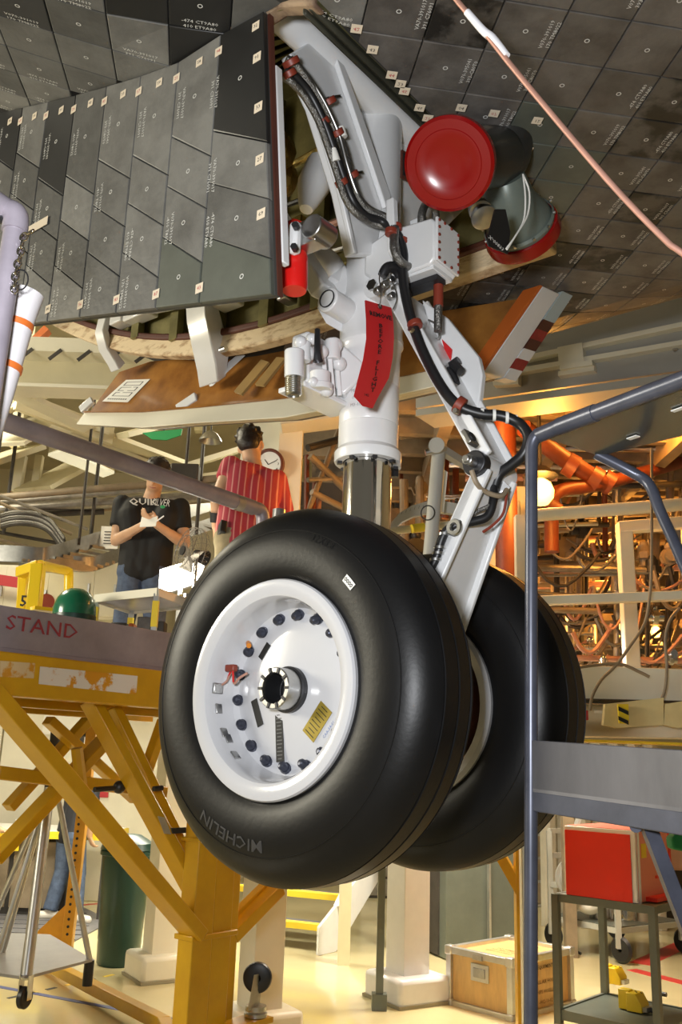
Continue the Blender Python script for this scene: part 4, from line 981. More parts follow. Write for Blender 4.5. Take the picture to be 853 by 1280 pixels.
# diagonal stay
s0 = P(805, 1018, 1.56); s1 = P(875, 1200, 1.56)
mb = MB(); mb.beam(s0, s1+(s1-s0)*.6, .022, .02, up=Y3); mb.build('diagonal_stay', 'blue', bf)
mb = MB(); mb.cyl(P(795, 1033, 1.55), P(808, 1029, 1.60), .010, n=14); mb.build('stay_stub', 'blue', bf)
bt_([V3((g0+gd*1.5).to_tuple())-Z3*.1, V3(((g0+gd*1.5).x, (g0+gd*1.5).y, 0))], .0125, 'post', sub=1)
bt_([V3(((g0+gd*1.5).x, (g0+gd*1.5).y, 1.6)), P(925, 960, k0.y-.24)], .011, 'tie_tube', sub=1)
bt_([r1+d1*.6, V3(((r1+d1*.6).x, (r1+d1*.6).y, 0))], .0125, 'post', sub=1)
# bits of green on the frame's right edge
mb = MB(); mb.prism([P(x, y, 2.6) for x, y in ((840, 1048), (853, 1035), (880, 1040), (880, 1070), (853, 1064), (842, 1062))], Y3*.05)
gl = mb.build('green_clamp', 'greenbanner', None, 'green plastic clamp at the right edge behind the blue stay', 'clamp', bevel=.006)
mb = MB(); mb.cyl(P(866, 1050, 2.62), V3((P(866, 1050, 2.62).x, 2.62, 0)), .012, n=10); mb.build('clamp_stand', 'darkmetal', gl)

# ================================================================== copper tube in front of the belly
cpt = thing('copper_tube', 'bent copper tube with white tape crossing below the belly', 'tube', P(853, 315, 1.30))
pts = [P(540, -40, 1.45), P(575, 5, 1.43), P(610, 45, 1.42), P(650, 95, 1.40), P(760, 225, 1.36), P(830, 298, 1.33), P(853, 316, 1.32), P(950, 385, 1.28)]
mb = MB(); mb.tube(pts, .0052, 12); mb.build('tube', 'copper', cpt)
mb = MB(); mb.tube([P(584, 15, 1.428), P(604, 38, 1.422), P(616, 48, 1.418), P(634, 70, 1.407)], [.0068, .0075, .0082, .0066], 12); mb.build('tape_wrap', 'whitetape', cpt)
# support going up at the ends
mb = MB(); mb.tube([P(540, -40, 1.45), P(500, -95, 1.47), W(-.62, .3, 3.3)], .0052, 10); mb.build('tube', 'copper', cpt)

# ================================================================== left edge: pipe post with chain and foam sleeve
pf = thing('pipe_post', 'grey pipe post with elbow at the left edge', 'post', V3((P(0, 400, 1.25).x, 1.25, 0)))
q0, q1 = P(-2, 420, 1.25), P(19, 283, 1.25)
mb = MB(); mb.cyl(q0+(q0-q1)*8.0, q1, .0165, n=20); mb.build('pipe', 'pipegrey', pf)
mb = MB(); mb.tube([q1-(q1-q0)*.05, q1+Z3*.006, q1+Z3*.02-X3*.004, q1+Z3*.028-X3*.02, P(-20, 245, 1.22)], [.0195, .0195, .020, .0195, .0195], 18, sub=4); mb.build('elbow', 'pipegrey', pf)
mb = MB(); mb.cyl(P(-10, 268, 1.245), P(6, 276, 1.245), .007, n=10); mb.build('elbow_pin', 'darkmetal', pf)
mb = MB(); mb.ball(P(0, 256, 1.235), .006); mb.build('yellow_marker', 'hazard', pf)
ch = thing('chain', 'short bright steel chain with ring hanging from the pipe post', 'chain', P(22, 360, 1.24))
cps = [P(37, 291, 1.235), P(30, 296, 1.235), P(27, 305, 1.235), P(26, 314, 1.235), P(24, 322, 1.235), P(22, 330, 1.235), P(20, 338, 1.235), P(19, 346, 1.235), P(18, 354, 1.235), (P(18, 361, 1.235))]
def torus(mb, c, n, e, R, r, st=1.0, k=14, m=7):
    n = n.normalized(); e = (e-n*e.dot(n)).normalized(); g = n.cross(e)
    pts = [c+e*(R*st*math.cos(2*PI*i/k))+g*(R*math.sin(2*PI*i/k)) for i in range(k)]
    vs = []; fs = []
    for i in range(k):
        ra = (pts[i]-c).normalized()
        for j in range(m): vs.append(pts[i]+ra*(r*math.cos(2*PI*j/m))+n*(r*math.sin(2*PI*j/m)))
    for i in range(k):
        for j in range(m): fs.append((i*m+j, i*m+(j+1) % m, ((i+1) % k)*m+(j+1) % m, ((i+1) % k)*m+j))
    mb.add(vs, fs)
for i, p in enumerate(cps):
    d = (cps[min(i+1, len(cps)-1)]-cps[max(i-1, 0)]); mb = MB(); nn = Y3 if i % 2 else X3+Y3*.3
    torus(mb, p, nn.cross(d).cross(d) if i % 2 == 0 else nn, d, .0052, .0016, 1.45); mb.build('chain_link', 'chrome', ch)
mb = MB(); torus(mb, P(25, 350, 1.236), V3((.3, 1, .2)), Z3, .014, .0012, 1.1, 24, 6); mb.build('split_ring', 'darkmetal', ch)
fm = thing('foam_sleeve', 'white foam wrap with two orange bands at the left edge', 'foam wrap', P(10, 520, 1.30))
fp = [P(34, 366, 1.30), P(22, 400, 1.30), P(10, 445, 1.30), P(-6, 500, 1.30), P(-20, 545, 1.30)]
mb = MB(); mb.tube(fp, [.026, .0255, .024, .024, .023], 22, sub=4); mb.build('foam', 'foam', fm)
for t in (1.15, 2.25):
    i = int(t); p = fp[i].lerp(fp[i+1], t-i); d = (fp[i+1]-fp[i]).normalized(); mb = MB(); mb.cyl(p-d*.005, p+d*.005, .0262, n=22); mb.build('orange_band', 'orange', fm)
# ================================================================== people
def capsule(mb, p0, r0, p1, r1, n=14):
    p0, p1 = V3(p0), V3(p1); d = p1-p0
    if d.length < 1e-5: d = Z3*.001
    t = d.normalized(); a, b = frame_of(t); rings = []
    for k in range(4): an = PI/2*(k/4.0); rings.append((p0-t*r0*math.cos(an), r0*math.sin(an)))
    rings += [(p0, r0), (p1, r1)]
    for k in range(1, 5): an = PI/2*(k/4.0); rings.append((p1+t*r1*math.sin(an), r1*math.cos(an)))
    vs = []; fs = []
    for c, r in rings: vs += [c+(a*math.cos(2*PI*i/n)+b*math.sin(2*PI*i/n))*max(r, .0004) for i in range(n)]
    for j in range(len(rings)-1):
        for i in range(n): fs.append((j*n+i, j*n+(i+1) % n, (j+1)*n+(i+1) % n, (j+1)*n+i))
    fs += [tuple(range(n))[::-1], tuple(range((len(rings)-1)*n, len(rings)*n))]
    mb.add(vs, fs)
def fuse(mb, name, mt, parent, vox=.011, it=4):
    ob = mb.build(name, mt, parent, weld=False)
    rm = ob.modifiers.new('r', 'REMESH'); rm.mode = 'VOXEL'; rm.voxel_size = vox; rm.use_smooth_shade = True
    sm = ob.modifiers.new('s', 'SMOOTH'); sm.iterations = it; sm.factor = .5
    dg = bpy.context.evaluated_depsgraph_get(); me = bpy.data.meshes.new_from_object(ob.evaluated_get(dg))
    ob.modifiers.clear(); old = ob.data; ob.data = me; bpy.data.meshes.remove(old); me.name = name
    me.polygons.foreach_set('use_smooth', [True]*len(me.polygons)); return ob
def hand(mb, wrist, d, side, palmn, curl=.6, s=1.0):
    """palm and five separate fingers"""
    d = d.normalized(); pn = (palmn-d*palmn.dot(d)).normalized(); sd = d.cross(pn).normalized()*side
    for k in range(4):
        o = (k-1.5)*.020*s; capsule(mb, wrist+sd*o*.5, .014*s, wrist+d*.085*s+sd*o, .0115*s)
    for k, L in enumerate((.068, .078, .074, .058)):
        p = wrist+d*.085*s+sd*(k-1.5)*.021*s; d1 = (d*math.cos(curl*.7)+pn*math.sin(curl*.7)); d2 = (d*math.cos(curl*1.7)+pn*math.sin(curl*1.7))
        q = p+d1*L*.5*s; capsule(mb, p, .0095*s, q, .0088*s); capsule(mb, q, .0088*s, q+d2*L*.5*s, .0075*s)
    p = wrist+d*.025*s-sd*.03*s; q = p+(d*.6-sd*.6+pn*.5).normalized()*.04*s
    capsule(mb, p, .0135*s, q, .011*s); capsule(mb, q, .0105*s, q+(d*.85+pn*.4-sd*.1).normalized()*.035*s, .009*s)
def person(label, J, face, top, legs, shoes='shoe', sleeve=.62, cap=None, group=None, hips=1.0, hairlow=.0):
    """J: joints in world space; face: direction the head looks"""
    base = (J['aL']+J['aR'])/2; base = V3((base.x, base.y, min(J['aL'].z, J['aR'].z)-.085))
    root = thing('person', label, 'person', base, group)
    up = (J['neck']-J['pel']).normalized(); sh = (J['sR']-J['sL']).normalized(); fw = up.cross(sh).normalized()
    if fw.dot(J['front']) < 0: fw = -fw
    hd = J['head']; fx = V3(face).normalized(); hu = (hd-J['neck']).normalized(); hu = (hu*.6+(Z3-fx*Z3.dot(fx))*.6).normalized(); hu = (hu-fx*hu.dot(fx)).normalized(); hs = fx.cross(hu)
    AXH = (hs, fx, hu)
    b = MB()
    b.ball(hd+hu*.025-fx*.01, .1, .80, .96, 1.02, 18, 12, AXH); b.ball(hd-hu*.052+fx*.022, .07, .86, .95, .95, 16, 10, AXH)
    capsule(b, hd+fx*.088+hu*.012, .010, hd+fx*.105-hu*.022, .015)
    capsule(b, hd+fx*.07+hs*.018-hu*.06, .010, hd+fx*.07-hs*.018-hu*.06, .010)
    for s in (-1, 1): b.ball(hd+hs*s*.081-fx*.005-hu*.01, .03, .35, .7, 1.1, 8, 6, AXH)
    capsule(b, hd-hu*.07-fx*.02, .055, J['neck']-up*.05, .062)
    mid = (J['sL']+J['sR'])/2; chest = mid-up*.13
    def trunk(m, g):
        for s, S_ in ((-1, 'sL'), (1, 'sR')):
            c = J[S_].lerp(mid, .42)
            capsule(m, J[S_].lerp(mid, .12)-up*.02, .058+g, mid-up*.01, .062+g)
            capsule(m, c-up*.06, .098+g, J['pel']+sh*s*.062+up*.16, .095+g)
            capsule(m, c-up*.10+fw*.02, .098+g, J['pel']+sh*s*.06+up*.10+fw*.01, .098+g)
            capsule(m, J['pel']+sh*s*.06+up*.14, .096+g, J['pel']+sh*s*.075*hips-up*.02, .108+g)
        capsule(m, mid-up*.12, .10+g, J['pel']+up*.02, .112+g)
        if g > 0:
            for s in (-.085, 0, .085): m.cyl(J['pel']+sh*s+up*.22, J['pel']+sh*s-up*.03, .098+g, .100+g, 16)
    trunk(b, 0)
    for s, c in ((-1, 'L'), (1, 'R')):
        capsule(b, J['s'+c], .056, J['e'+c], .042); capsule(b, J['e'+c], .042, J['w'+c], .029)
        capsule(b, J['e'+c].lerp(J['w'+c], .2), .044, J['e'+c].lerp(J['w'+c], .5), .038)
        hand(b, J['w'+c], J['h'+c], s, J.get('p'+c, fw), J.get('c'+c, .7))
        hp = J['pel']+sh*s*.09*hips-up*.03
        capsule(b, hp, .09, J['k'+c], .058); capsule(b, J['k'+c], .056, J['a'+c], .04)
        f = J.get('f'+c, fw); f = V3((f.x, f.y, 0)).normalized(); capsule(b, J['a'+c]-Z3*.04-f*.04, .036, J['a'+c]-Z3*.052+f*.15, .030)
    fuse(b, 'body', 'skin', root, .0095)
    # shirt
    t = MB(); trunk(t, .013)
    for c in 'LR':
        sl_ = J.get('sl'+c, sleeve); q = J['s'+c].lerp(J['e'+c], sl_); capsule(t, J['s'+c], .072, J['s'+c].lerp(J['e'+c], sl_*.6), .068)
        dd = (q-J['s'+c]).normalized(); t.cyl(J['s'+c], q, .070, .067, 16)
    shirt = fuse(t, 'shirt', top, root, .0105, 3)
    # trousers
    t = MB()
    for s, c in ((-1, 'L'), (1, 'R')):
        hp = J['pel']+sh*s*.085*hips-up*.02
        capsule(t, J['pel']+sh*s*.06+up*.07, .110, hp, .118)
        capsule(t, hp, .105, J['k'+c], .078); t.cyl(J['k'+c]+ (hp-J['k'+c])*.1, J['a'+c]+Z3*.0, .078, .074, 16)
    fuse(t, 'trousers', legs, root, .0115, 3)
    for s, c in ((-1, 'L'), (1, 'R')):
        f = J.get('f'+c, fw); f = V3((f.x, f.y, 0)).normalized(); t = MB()
        capsule(t, J['a'+c]-Z3*.04-f*.05, .045, J['a'+c]-Z3*.045+f*.16, .040); capsule(t, J['a'+c], .045, J['a'+c]-Z3*.04, .045); fuse(t, 'shoe', shoes, root, .012, 2)
    # hair
    t = MB(); t.ball(hd+hu*.048-fx*.026, .102, .84, .93, .97, 20, 12, AXH); t.ball(hd+hu*.0-fx*.058, .085, .92, .75, .95+hairlow, 16, 10, AXH)
    for k in range(40):
        an = k*2.4; z_ = (k % 10)/10; d = (hs*math.cos(an)*math.sqrt(1-z_*z_)*.8-fx*(.2+.5*math.sin(an*1.3))+hu*z_).normalized(); capsule(t, hd+hu*.05-fx*.03+d*.08, .018, hd+hu*.05-fx*.03+d*.098, .009, 6)
    fuse(t, 'hair', 'hair', root, .009, 2)
    for s in (-1, 1):
        t = MB(); t.ball(hd+fx*.082+hs*s*.031+hu*.012, .0115, n=10, k=6, ax=AXH); t.build('eye', 'paper', root)
        t = MB(); t.ball(hd+fx*.0905+hs*s*.031+hu*.011, .0055, n=8, k=5, ax=AXH); t.build('iris', 'ink', root)
        t = MB(); t.tube([hd+fx*.088+hs*s*.014+hu*.032, hd+fx*.091+hs*s*.03+hu*.037, hd+fx*.083+hs*s*.048+hu*.032], .004, 6); t.build('eyebrow', 'hair', root)
    t = MB(); t.tube([hd+fx*.080-hs*.022-hu*.058, hd+fx*.090-hu*.060, hd+fx*.080+hs*.022-hu*.058], .0045, 6); t.build('mouth', mat('lips', (.42, .16, .12), .5), root)
    return root, fw, up, sh
DECK = 1.985
# man in black T-shirt, writing, behind the rail
Y1 = 6.6
def j1(px, py, dy=0): return P(px, py, Y1+dy)
fl = DECK+.085
J = dict(pel=j1(181, 712), neck=j1(190, 615), head=j1(195, 596, -.06), sL=j1(153, 630), sR=j1(226, 634), eL=j1(145, 676, -.02), eR=j1(231, 680, -.04), wL=j1(178, 657, -.30), wR=j1(196, 656, -.30), front=V3((.1, -1, 0)))
J['hL'] = V3((.5, -.35, .45)); J['hR'] = V3((-.6, -.3, .35)); J['pL'] = V3((.6, .5, .1)); J['pR'] = V3((-.1, .2, 1)); J['cL'] = 1.1; J['cR'] = .5
pl = J['pel']
for c, s in (('L', -1), ('R', 1)): J['k'+c] = V3((pl.x+s*.11, pl.y-.03, DECK+.50)); J['a'+c] = V3((pl.x+s*.12, pl.y, fl))
r1_, fw, upv, shv = person('man in black T-shirt and jeans writing on a pad behind the rail', J, V3((-.02, -.85, -.55)), 'tshirt', 'jeans')
# shirt print
def shirt_plane(px, py, k=.0): return PP(px, py, j1(190, 640, -.150+k), V3((0, 1, .12)))
mb = MB(); put_text(mb, 'QUIK', 13, lambda x, y: shirt_plane(179+x*1.12, 627.5+x*.05-y*.82), 0, .02)
put_text(mb, 'SILVER', 12.5, lambda x, y: shirt_plane(201.5+x*.62+y*.25, 628.5+x*.05-y*1.0), 0, .0)
mb.build('shirt_print', mat('grey_white_print', (.55, .56, .54), .6), r1_, smooth=0, weld=False)
mb = MB(); c = shirt_plane(203.5, 633.5, -.004); mb.ball(c, .018, 1, .15, .7); mb.build('green_emblem', 'greenbanner', r1_)
mb = MB(); p = j1(186, 652, -.36); mb.box(p, V3((.06, -.02, .0)), V3((.0, .02, .04)), V3((0, .003, -.002))); pad = mb.build('writing_pad', 'paper', None, 'small white pad held by the man in black', 'notepad')
mb = MB(); mb.cyl(j1(195, 652, -.38), j1(205, 645, -.40), .005, n=8); mb.build('pen', 'whitetape', None, 'white pen in the hand of the man in black', 'pen')

# man in red striped shirt seen from behind, leaning
Y2 = 5.6
def j2(px, py, dy=0): return P(px, py, Y2+dy)
J = dict(pel=j2(307, 676, -.05), neck=j2(318, 577, .10), head=j2(314, 559, .15), sL=j2(289, 583, .02), sR=j2(346, 600, .12), eL=j2(272, 622, -.06), eR=j2(358, 650, .3), wL=j2(270, 658, -.0), wR=j2(352, 680, .5), front=V3((.3, 1, 0)))
J['hL'] = V3((.12, .25, -.9)); J['hR'] = V3((.1, .8, -.3)); J['pL'] = V3((.6, .5, 0)); J['cL'] = .5; J['slR'] = .8
pl = J['pel']
J['kL'] = V3((pl.x-.10, pl.y-.02, DECK+.50)); J['kR'] = V3((pl.x+.10, pl.y+.06, DECK+.50)); J['aL'] = V3((pl.x-.11, pl.y-.05, fl)); J['aR'] = V3((pl.x+.11, pl.y+.06, fl))
M['redshirt'] = mat('red_striped_cotton', (.38, .035, .055), .75)
_nt = M['redshirt'].node_tree; _b = _nt.nodes['Principled BSDF']; _tc = [n for n in _nt.nodes if n.type == 'TEX_COORD'][0]
_w = _nt.nodes.new('ShaderNodeTexWave'); _w.inputs['Scale'].default_value = 8.0; _w.inputs['Distortion'].default_value = 1.2; _w.inputs['Detail Scale'].default_value = .6
_cr = _nt.nodes.new('ShaderNodeValToRGB'); _cr.color_ramp.elements[0].position = .80; _cr.color_ramp.elements[0].color = (.40, .035, .055, 1); _cr.color_ramp.elements[1].position = .97; _cr.color_ramp.elements[1].color = (.66, .26, .24, 1)
_nt.links.new(_tc.outputs['Object'], _w.inputs['Vector']); _nt.links.new(_w.outputs['Fac'], _cr.inputs[0]); _nt.links.new(_cr.outputs[0], _b.inputs['Base Color'])
r2_, fw, upv, shv = person('man in red striped shirt seen from behind, leaning over', J, V3((.25, .9, -.35)), 'redshirt', 'khaki', 'darkmetal', sleeve=.42)
mb = MB(); mb.cyl(J['eL'].lerp(J['wL'], .52), J['eL'].lerp(J['wL'], .86), .043, .038, 18); mb.build('wrist_band', 'ink', r2_)
mb = MB(); mb.box(J['pel']-shv*.17-fw*.06, shv*.02, fw*.05, upv*.04); mb.build('belt_pouch', 'ink', r2_, bevel=.006)

# person standing on the floor far behind the stand
Y3_ = 9.3
def j3(px, py, dy=0): return P(px, py, Y3_+dy)
ft = PZ(76, 1150, 0); Y3_ = ft.y
J = dict(pel=j3(90, 1042), neck=j3(106, 972, .05), head=j3(110, 952, .08), sL=j3(92, 985, .14), sR=j3(117, 985, -.14), eL=j3(92, 1015, .2), eR=j3(112, 1020, -.2), wL=j3(104, 1035, .25), wR=j3(112, 1045, -.1), front=V3((1, .1, 0)))
J['hL'] = V3((.6, 0, -.5)); J['hR'] = V3((.3, .2, -.8))
J['kL'] = j3(78, 1092, .05); J['kR'] = j3(98, 1093, -.05); J['aL'] = j3(62, 1143); J['aL'].z = .085; J['aR'] = j3(94, 1143, -.12); J['aR'].z = .085
J['fL'] = V3((-1, -.3, 0)); J['fR'] = V3((.8, -.4, 0))
person('dark haired person in dark top and jeans behind the yellow stand', J, V3((.85, .35, -.2)), 'navy', 'jeans', sleeve=.8, hairlow=.2)
# person at the desk, mostly outside the frame
def j4(px, py, dy=0): return P(px, py, 9.6+dy)
J = dict(pel=j4(-62, 1042), neck=j4(-50, 975, -.05), head=j4(-46, 950, -.1), sL=j4(-68, 985, .1), sR=j4(-32, 985, -.1), eL=j4(-58, 1018, .1), eR=j4(-22, 1030, -.25), wL=j4(-30, 1036, -.2), wR=j4(3, 1038, -.30), front=V3((1, -.3, 0)))
J['hL'] = V3((1, 0, 0)); J['hR'] = V3((1, .1, -.15)); J['pR'] = -Z3
q = j4(-62, 1100)
for c, s in (('L', -1), ('R', 1)): J['k'+c] = V3((q.x+.03, q.y+s*.1, .48)); J['a'+c] = V3((q.x, q.y+s*.11, .085))
person('person whose forearm rests on the yellow desk at the left edge', J, V3((.8, -.2, -.5)), 'navy', 'jeans', sleeve=.8)
# ================================================================== room shell
def struct(mb, name, m, **k): return mb.build(name, m, None, kind='structure', **k)
mb = MB(); mb.bx((0, 6, -.05), 26, 22, .1); floor = struct(mb, 'floor', 'floor')
mb = MB(); mb.bx((0, 15.6, 3.4), 26, .2, 7.2); wallb = struct(mb, 'wall_back', mat('cream_wall', (.62, .55, .38), .6, var=.12, scale=.7))
mb = MB(); mb.bx((-8.2, 8, 3.4), .2, 16, 7.2); struct(mb, 'wall_left', MATS['cream_wall'])
mb = MB(); mb.bx((8.2, 8, 3.4), .2, 16, 7.2); struct(mb, 'wall_right', MATS['cream_wall'])
mb = MB(); mb.bx((0, 10.9, 6.4), 16.6, 9.6, .1); ceil_ = struct(mb, 'ceiling', mat('dim_cream_ceiling', (.62, .56, .40), .7, var=.2, scale=.8))
# floor markings
def tape(p0, p1, w, m, nm='floor_tape'):
    p0, p1 = V3(p0), V3(p1); d = (p1-p0).normalized(); s = d.cross(Z3)*w/2; mb = MB()
    mb.prism([p0-s, p1-s, p1+s, p0+s], Z3*.002); mb.build(nm, m, floor)
tape(PZ(-20, 1230, 0), PZ(300, 1290, 0), .05, 'tapeblue')
for k in range(8):
    a, b = PZ(10+k*24, 1248-k*5.4, 0), PZ(22+k*24, 1245.3-k*5.4, 0); tape(a, b, .03, 'tapeyel' if k % 2 else 'ink')
tape(PZ(0, 1141, 0), PZ(150, 1127, 0), .06, 'tapered')
tape(PZ(112, 1150, 0), PZ(150, 1146, 0), .10, 'paper')
tape(PZ(800, 1205, 0), PZ(900, 1160, 0), .18, 'tapered'); tape(PZ(790, 1212, 0), PZ(860, 1230, 0), .12, 'tapered')
for p0, p1 in (((-20, 1165), (112, 1158)),): pass
mtb = mat('ribbed_grey_mat', (.15, .145, .15), .55, var=.2)
fm_ = thing('floor_mat', 'ribbed grey floor mat under the person behind the stand', 'mat', PZ(60, 1155, 0)+Z3*.0)
q = [PZ(-30, 1185, 0), PZ(70, 1190, 0), PZ(140, 1152, 0), PZ(70, 1120, 0), PZ(-30, 1120, 0)]
mb = MB(); mb.prism(q, Z3*.012); mb.build('mat_base', mtb, fm_)
for k in range(14):
    t = k/13; a = q[0].lerp(q[4], t); b = q[1].lerp(q[3], t)+ (q[2]-q[1].lerp(q[3], .5))*(4*t*(1-t))*.6
    mb = MB(); mb.beam(a+Z3*.016, b+Z3*.016, .03, .008); mb.build('mat_rib', mtb, fm_)

# ================================================================== overhead framing, left rear
def bb(p0, p1, w, h, name, m, parent, up=None, bevel=0):
    mb = MB(); mb.beam(p0, p1, w, h, up); return mb.build(name, m, parent, bevel=bevel)
gd_ = thing('overhead_girder', 'long cream painted girder behind the far gear door', 'girder', P(200, 485, 7.4))
bb(P(-80, 434, 7.4), P(640, 458, 7.4), .28, .13, 'top_flange', 'creamw', gd_)
bb(P(-80, 462, 7.5), P(640, 486, 7.5), .05, .24, 'web', 'cream', gd_)
bb(P(-80, 484, 7.4), P(640, 508, 7.4), .26, .03, 'bottom_flange', 'creamw', gd_)
for k in range(12):
    x = 25+k*36; y = 441+x*.035; mb = MB(); mb.beam(P(x, y+6, 7.25), P(x+16, y-6, 7.25), .01, .03); mb.build('slot', 'bgdark', gd_)
hang = V3((P(-70, 440, 7.4).x, 7.5, 0))
for x in (-70, 560):
    p = P(x, 440, 7.45); bb(p, V3((p.x, p.y, 6.36)), .12, .12, 'hanger', 'creamw', gd_)
bb(P(60, 412, 7.9), P(30, 440, 7.9), .1, .06, 'edge_plate', 'orange', gd_)
fr = thing('overhead_framing', 'cream beams and diagonal braces of the platform above left', 'framing', P(100, 600, 9.0))
FB = [  # px0, py0, Y0, px1, py1, Y1, w, h
    (5, 485, 8.2, 112, 535, 8.8, .22, .05), (20, 500, 8.6, 140, 545, 9.4, .06, .20), (-10, 520, 8.6, 60, 492, 9.2, .30, .05),
    (0, 556, 8.8, 62, 522, 9.6, .55, .04), (-20, 580, 9.2, 40, 560, 9.8, .40, .06), (40, 612, 9.6, 110, 575, 10.4, .5, .05),
    (60, 540, 9.2, 190, 590, 10.2, .10, .22), (100, 535, 9.2, 220, 580, 10.4, .30, .05), (150, 545, 9.4, 250, 520, 10.6, .24, .06),
    (20, 615, 9.8, 28, 570, 9.8, .10, .10), (44, 610, 9.9, 50, 570, 9.9, .08, .08), (190, 610, 10, 330, 590, 10.4, .2, .12),
    (210, 590, 10, 345, 548, 10.6, .16, .06), (0, 500, 9, 60, 470, 10, .3, .06)]
for k, (x0, y0, d0, x1, y1, d1_, w, h) in enumerate(FB): bb(P(x0, y0, d0), P(x1, y1, d1_), w, h, 'beam', 'cream' if k % 3 else 'creamw', fr)
for x, y, dd in ((20, 560, 9.6), (120, 560, 10.2), (250, 540, 10.6), (330, 560, 10.6)):
    p = P(x, y, dd); bb(p, V3((p.x, p.y, 6.36)), .12, .12, 'hanger', 'cream', fr)
lm = thing('ceiling_light', 'lit rectangular light fixture below the overhead framing, left', 'light', P(100, 595, 8.9))
q = [PZ(60, 570, 4.62), PZ(80, 563, 4.62), PZ(143, 592, 4.62), PZ(129, 597, 4.62)]
mb = MB(); mb.prism(q, Z3*.03); mb.build('diffuser', 'fixture', lm)
mb = MB(); mb.prism([v+Z3*.032 for v in q], Z3*.07); mb.build('housing', 'creamw', lm)
p = PZ(100, 580, 4.62); mb = MB(); mb.cyl(p+Z3*.09, V3((p.x, p.y, 6.36)), .015, n=8); mb.build('suspension', 'bgdark', lm)
# pipe run
pr = thing('pipe_run', 'bundle of tan and grey pipes running behind the man in black', 'pipes', P(100, 650, 9.0))
for (x0, y0, x1, y1, dd, r, m) in ((-40, 626, 300, 596, 9.0, .045, 'bgtan'), (-40, 631, 300, 604, 9.0, .03, 'bgsteel'), (-40, 640, 300, 618, 9.2, .06, 'bgsteel'), (-40, 650, 300, 622, 9.3, .03, 'bgtan'), (-20, 612, 110, 662, 8.8, .018, 'bgsteel'), (-20, 620, 90, 668, 8.9, .018, 'bgtan'), (-20, 662, 90, 682, 9.3, .02, 'bgdark'), (-20, 670, 60, 690, 9.2, .02, 'bgtan'), (0, 645, 130, 640, 9.1, .03, 'bgdark')):
    mb = MB(); mb.cyl(P(x0, y0, dd), P(x1, y1, dd+.3), r, n=12); mb.build('pipe', m, pr)
for k in range(6):
    mb = MB(); y = 640+k*3; mb.tube([P(2, y+4, 9), P(20, y, 8.95), P(45, y+2, 9), P(62, y+10, 9), P(76, y+28, 9), P(80, y+34, 9)], .022, 8); mb.build('cable', 'bgdark' if k % 2 else 'braid', pr)
for x in (12, 120, 250):
    p = P(x, 610, 9.2); mb = MB(); mb.cyl(V3((p.x, p.y, P(x, 668, 9.2).z)), V3((p.x, p.y, 6.36)), .02, n=8); mb.build('hanger_rod', 'bgdark', pr)
ct = thing('cable_tray', 'grey curved cable tray with ladder rungs behind the yellow guard', 'cable tray', P(120, 700, 8.6))
tr = [P(-40, 690, 8.2), P(20, 692, 8.2), P(48, 694, 8.25), P(70, 690, 8.4), P(140, 668, 9.2), P(330, 610, 11)]
mb = MB(); vs = []
pts, _ = spline(tr, 5, .1); fs = []
for i, p in enumerate(pts): vs += [p+Z3*.075, p-Z3*.075]
mb.add(vs, [(2*i, 2*i+1, 2*i+3, 2*i+2) for i in range(len(pts)-1)]); k = len(vs)
mb.add([v+Y3*.03 for v in vs], [(2*i, 2*i+2, 2*i+3, 2*i+1) for i in range(len(pts)-1)])
mb.build('tray_side', 'steel', ct)
mb = MB(); off = V3((.35, .35, 0)); vs2 = [v+off for v in vs]; mb.add(vs2, [(2*i, 2*i+1, 2*i+3, 2*i+2) for i in range(len(pts)-1)]); mb.build('tray_side', 'steel', ct)
for i in range(6, len(pts)-1, 1):
    bb(pts[i]-Z3*.06, pts[i]-Z3*.06+off, .05, .03, 'rung', 'steel', ct)
for i in (2, 18): 
    p = pts[i]; mb = MB(); mb.cyl(p, V3((p.x, p.y, 6.36)), .015, n=8); mb.build('hanger_rod', 'bgdark', ct)
gb = thing('green_banner', 'green cloth hanging under the framing near the far door', 'cloth', P(203, 550, 9.2))
mb = MB(); mb.prism([P(x, y, 9.2) for x, y in ((178, 541), (228, 536), (226, 544), (208, 550), (190, 549))], Y3*.02); mb.build('cloth', 'greenbanner', gb)
p = P(205, 538, 9.22); mb = MB(); mb.cyl(p, V3((p.x, p.y, 6.36)), .01, n=6); mb.build('cord', 'bgdark', gb)
for nm, lab, cat, px, py, dd, s in (('wall_speaker', 'black square box hung above the man in black', 'speaker', 232, 592, 8.0, .14),):
    mb = MB(); c = P(px, py, dd); mb.bx(c, s*1.8, s, s*1.1); o = mb.build(nm, 'bgdark', None, lab, cat, bevel=.01)
    mb = MB(); mb.cyl(c, V3((c.x, c.y, 6.36)), .015, n=6); mb.build('bracket', 'bgdark', o)
lp2 = thing('pendant_lamp', 'grey dome lamp hanging left of the red-shirted man', 'lamp', P(263, 552, 8.2))
c = P(263, 552, 8.2); mb = MB(); mb.lathe([(.03, .10), (.06, .08), (.10, .03), (.11, 0), (.10, -.0), (.05, .06)], c, Z3, 24); mb.build('shade', 'steel', lp2)
mb = MB(); mb.cyl(c+Z3*.08, V3((c.x, c.y, 6.36)), .008, n=6); mb.build('cord', 'bgdark', lp2)
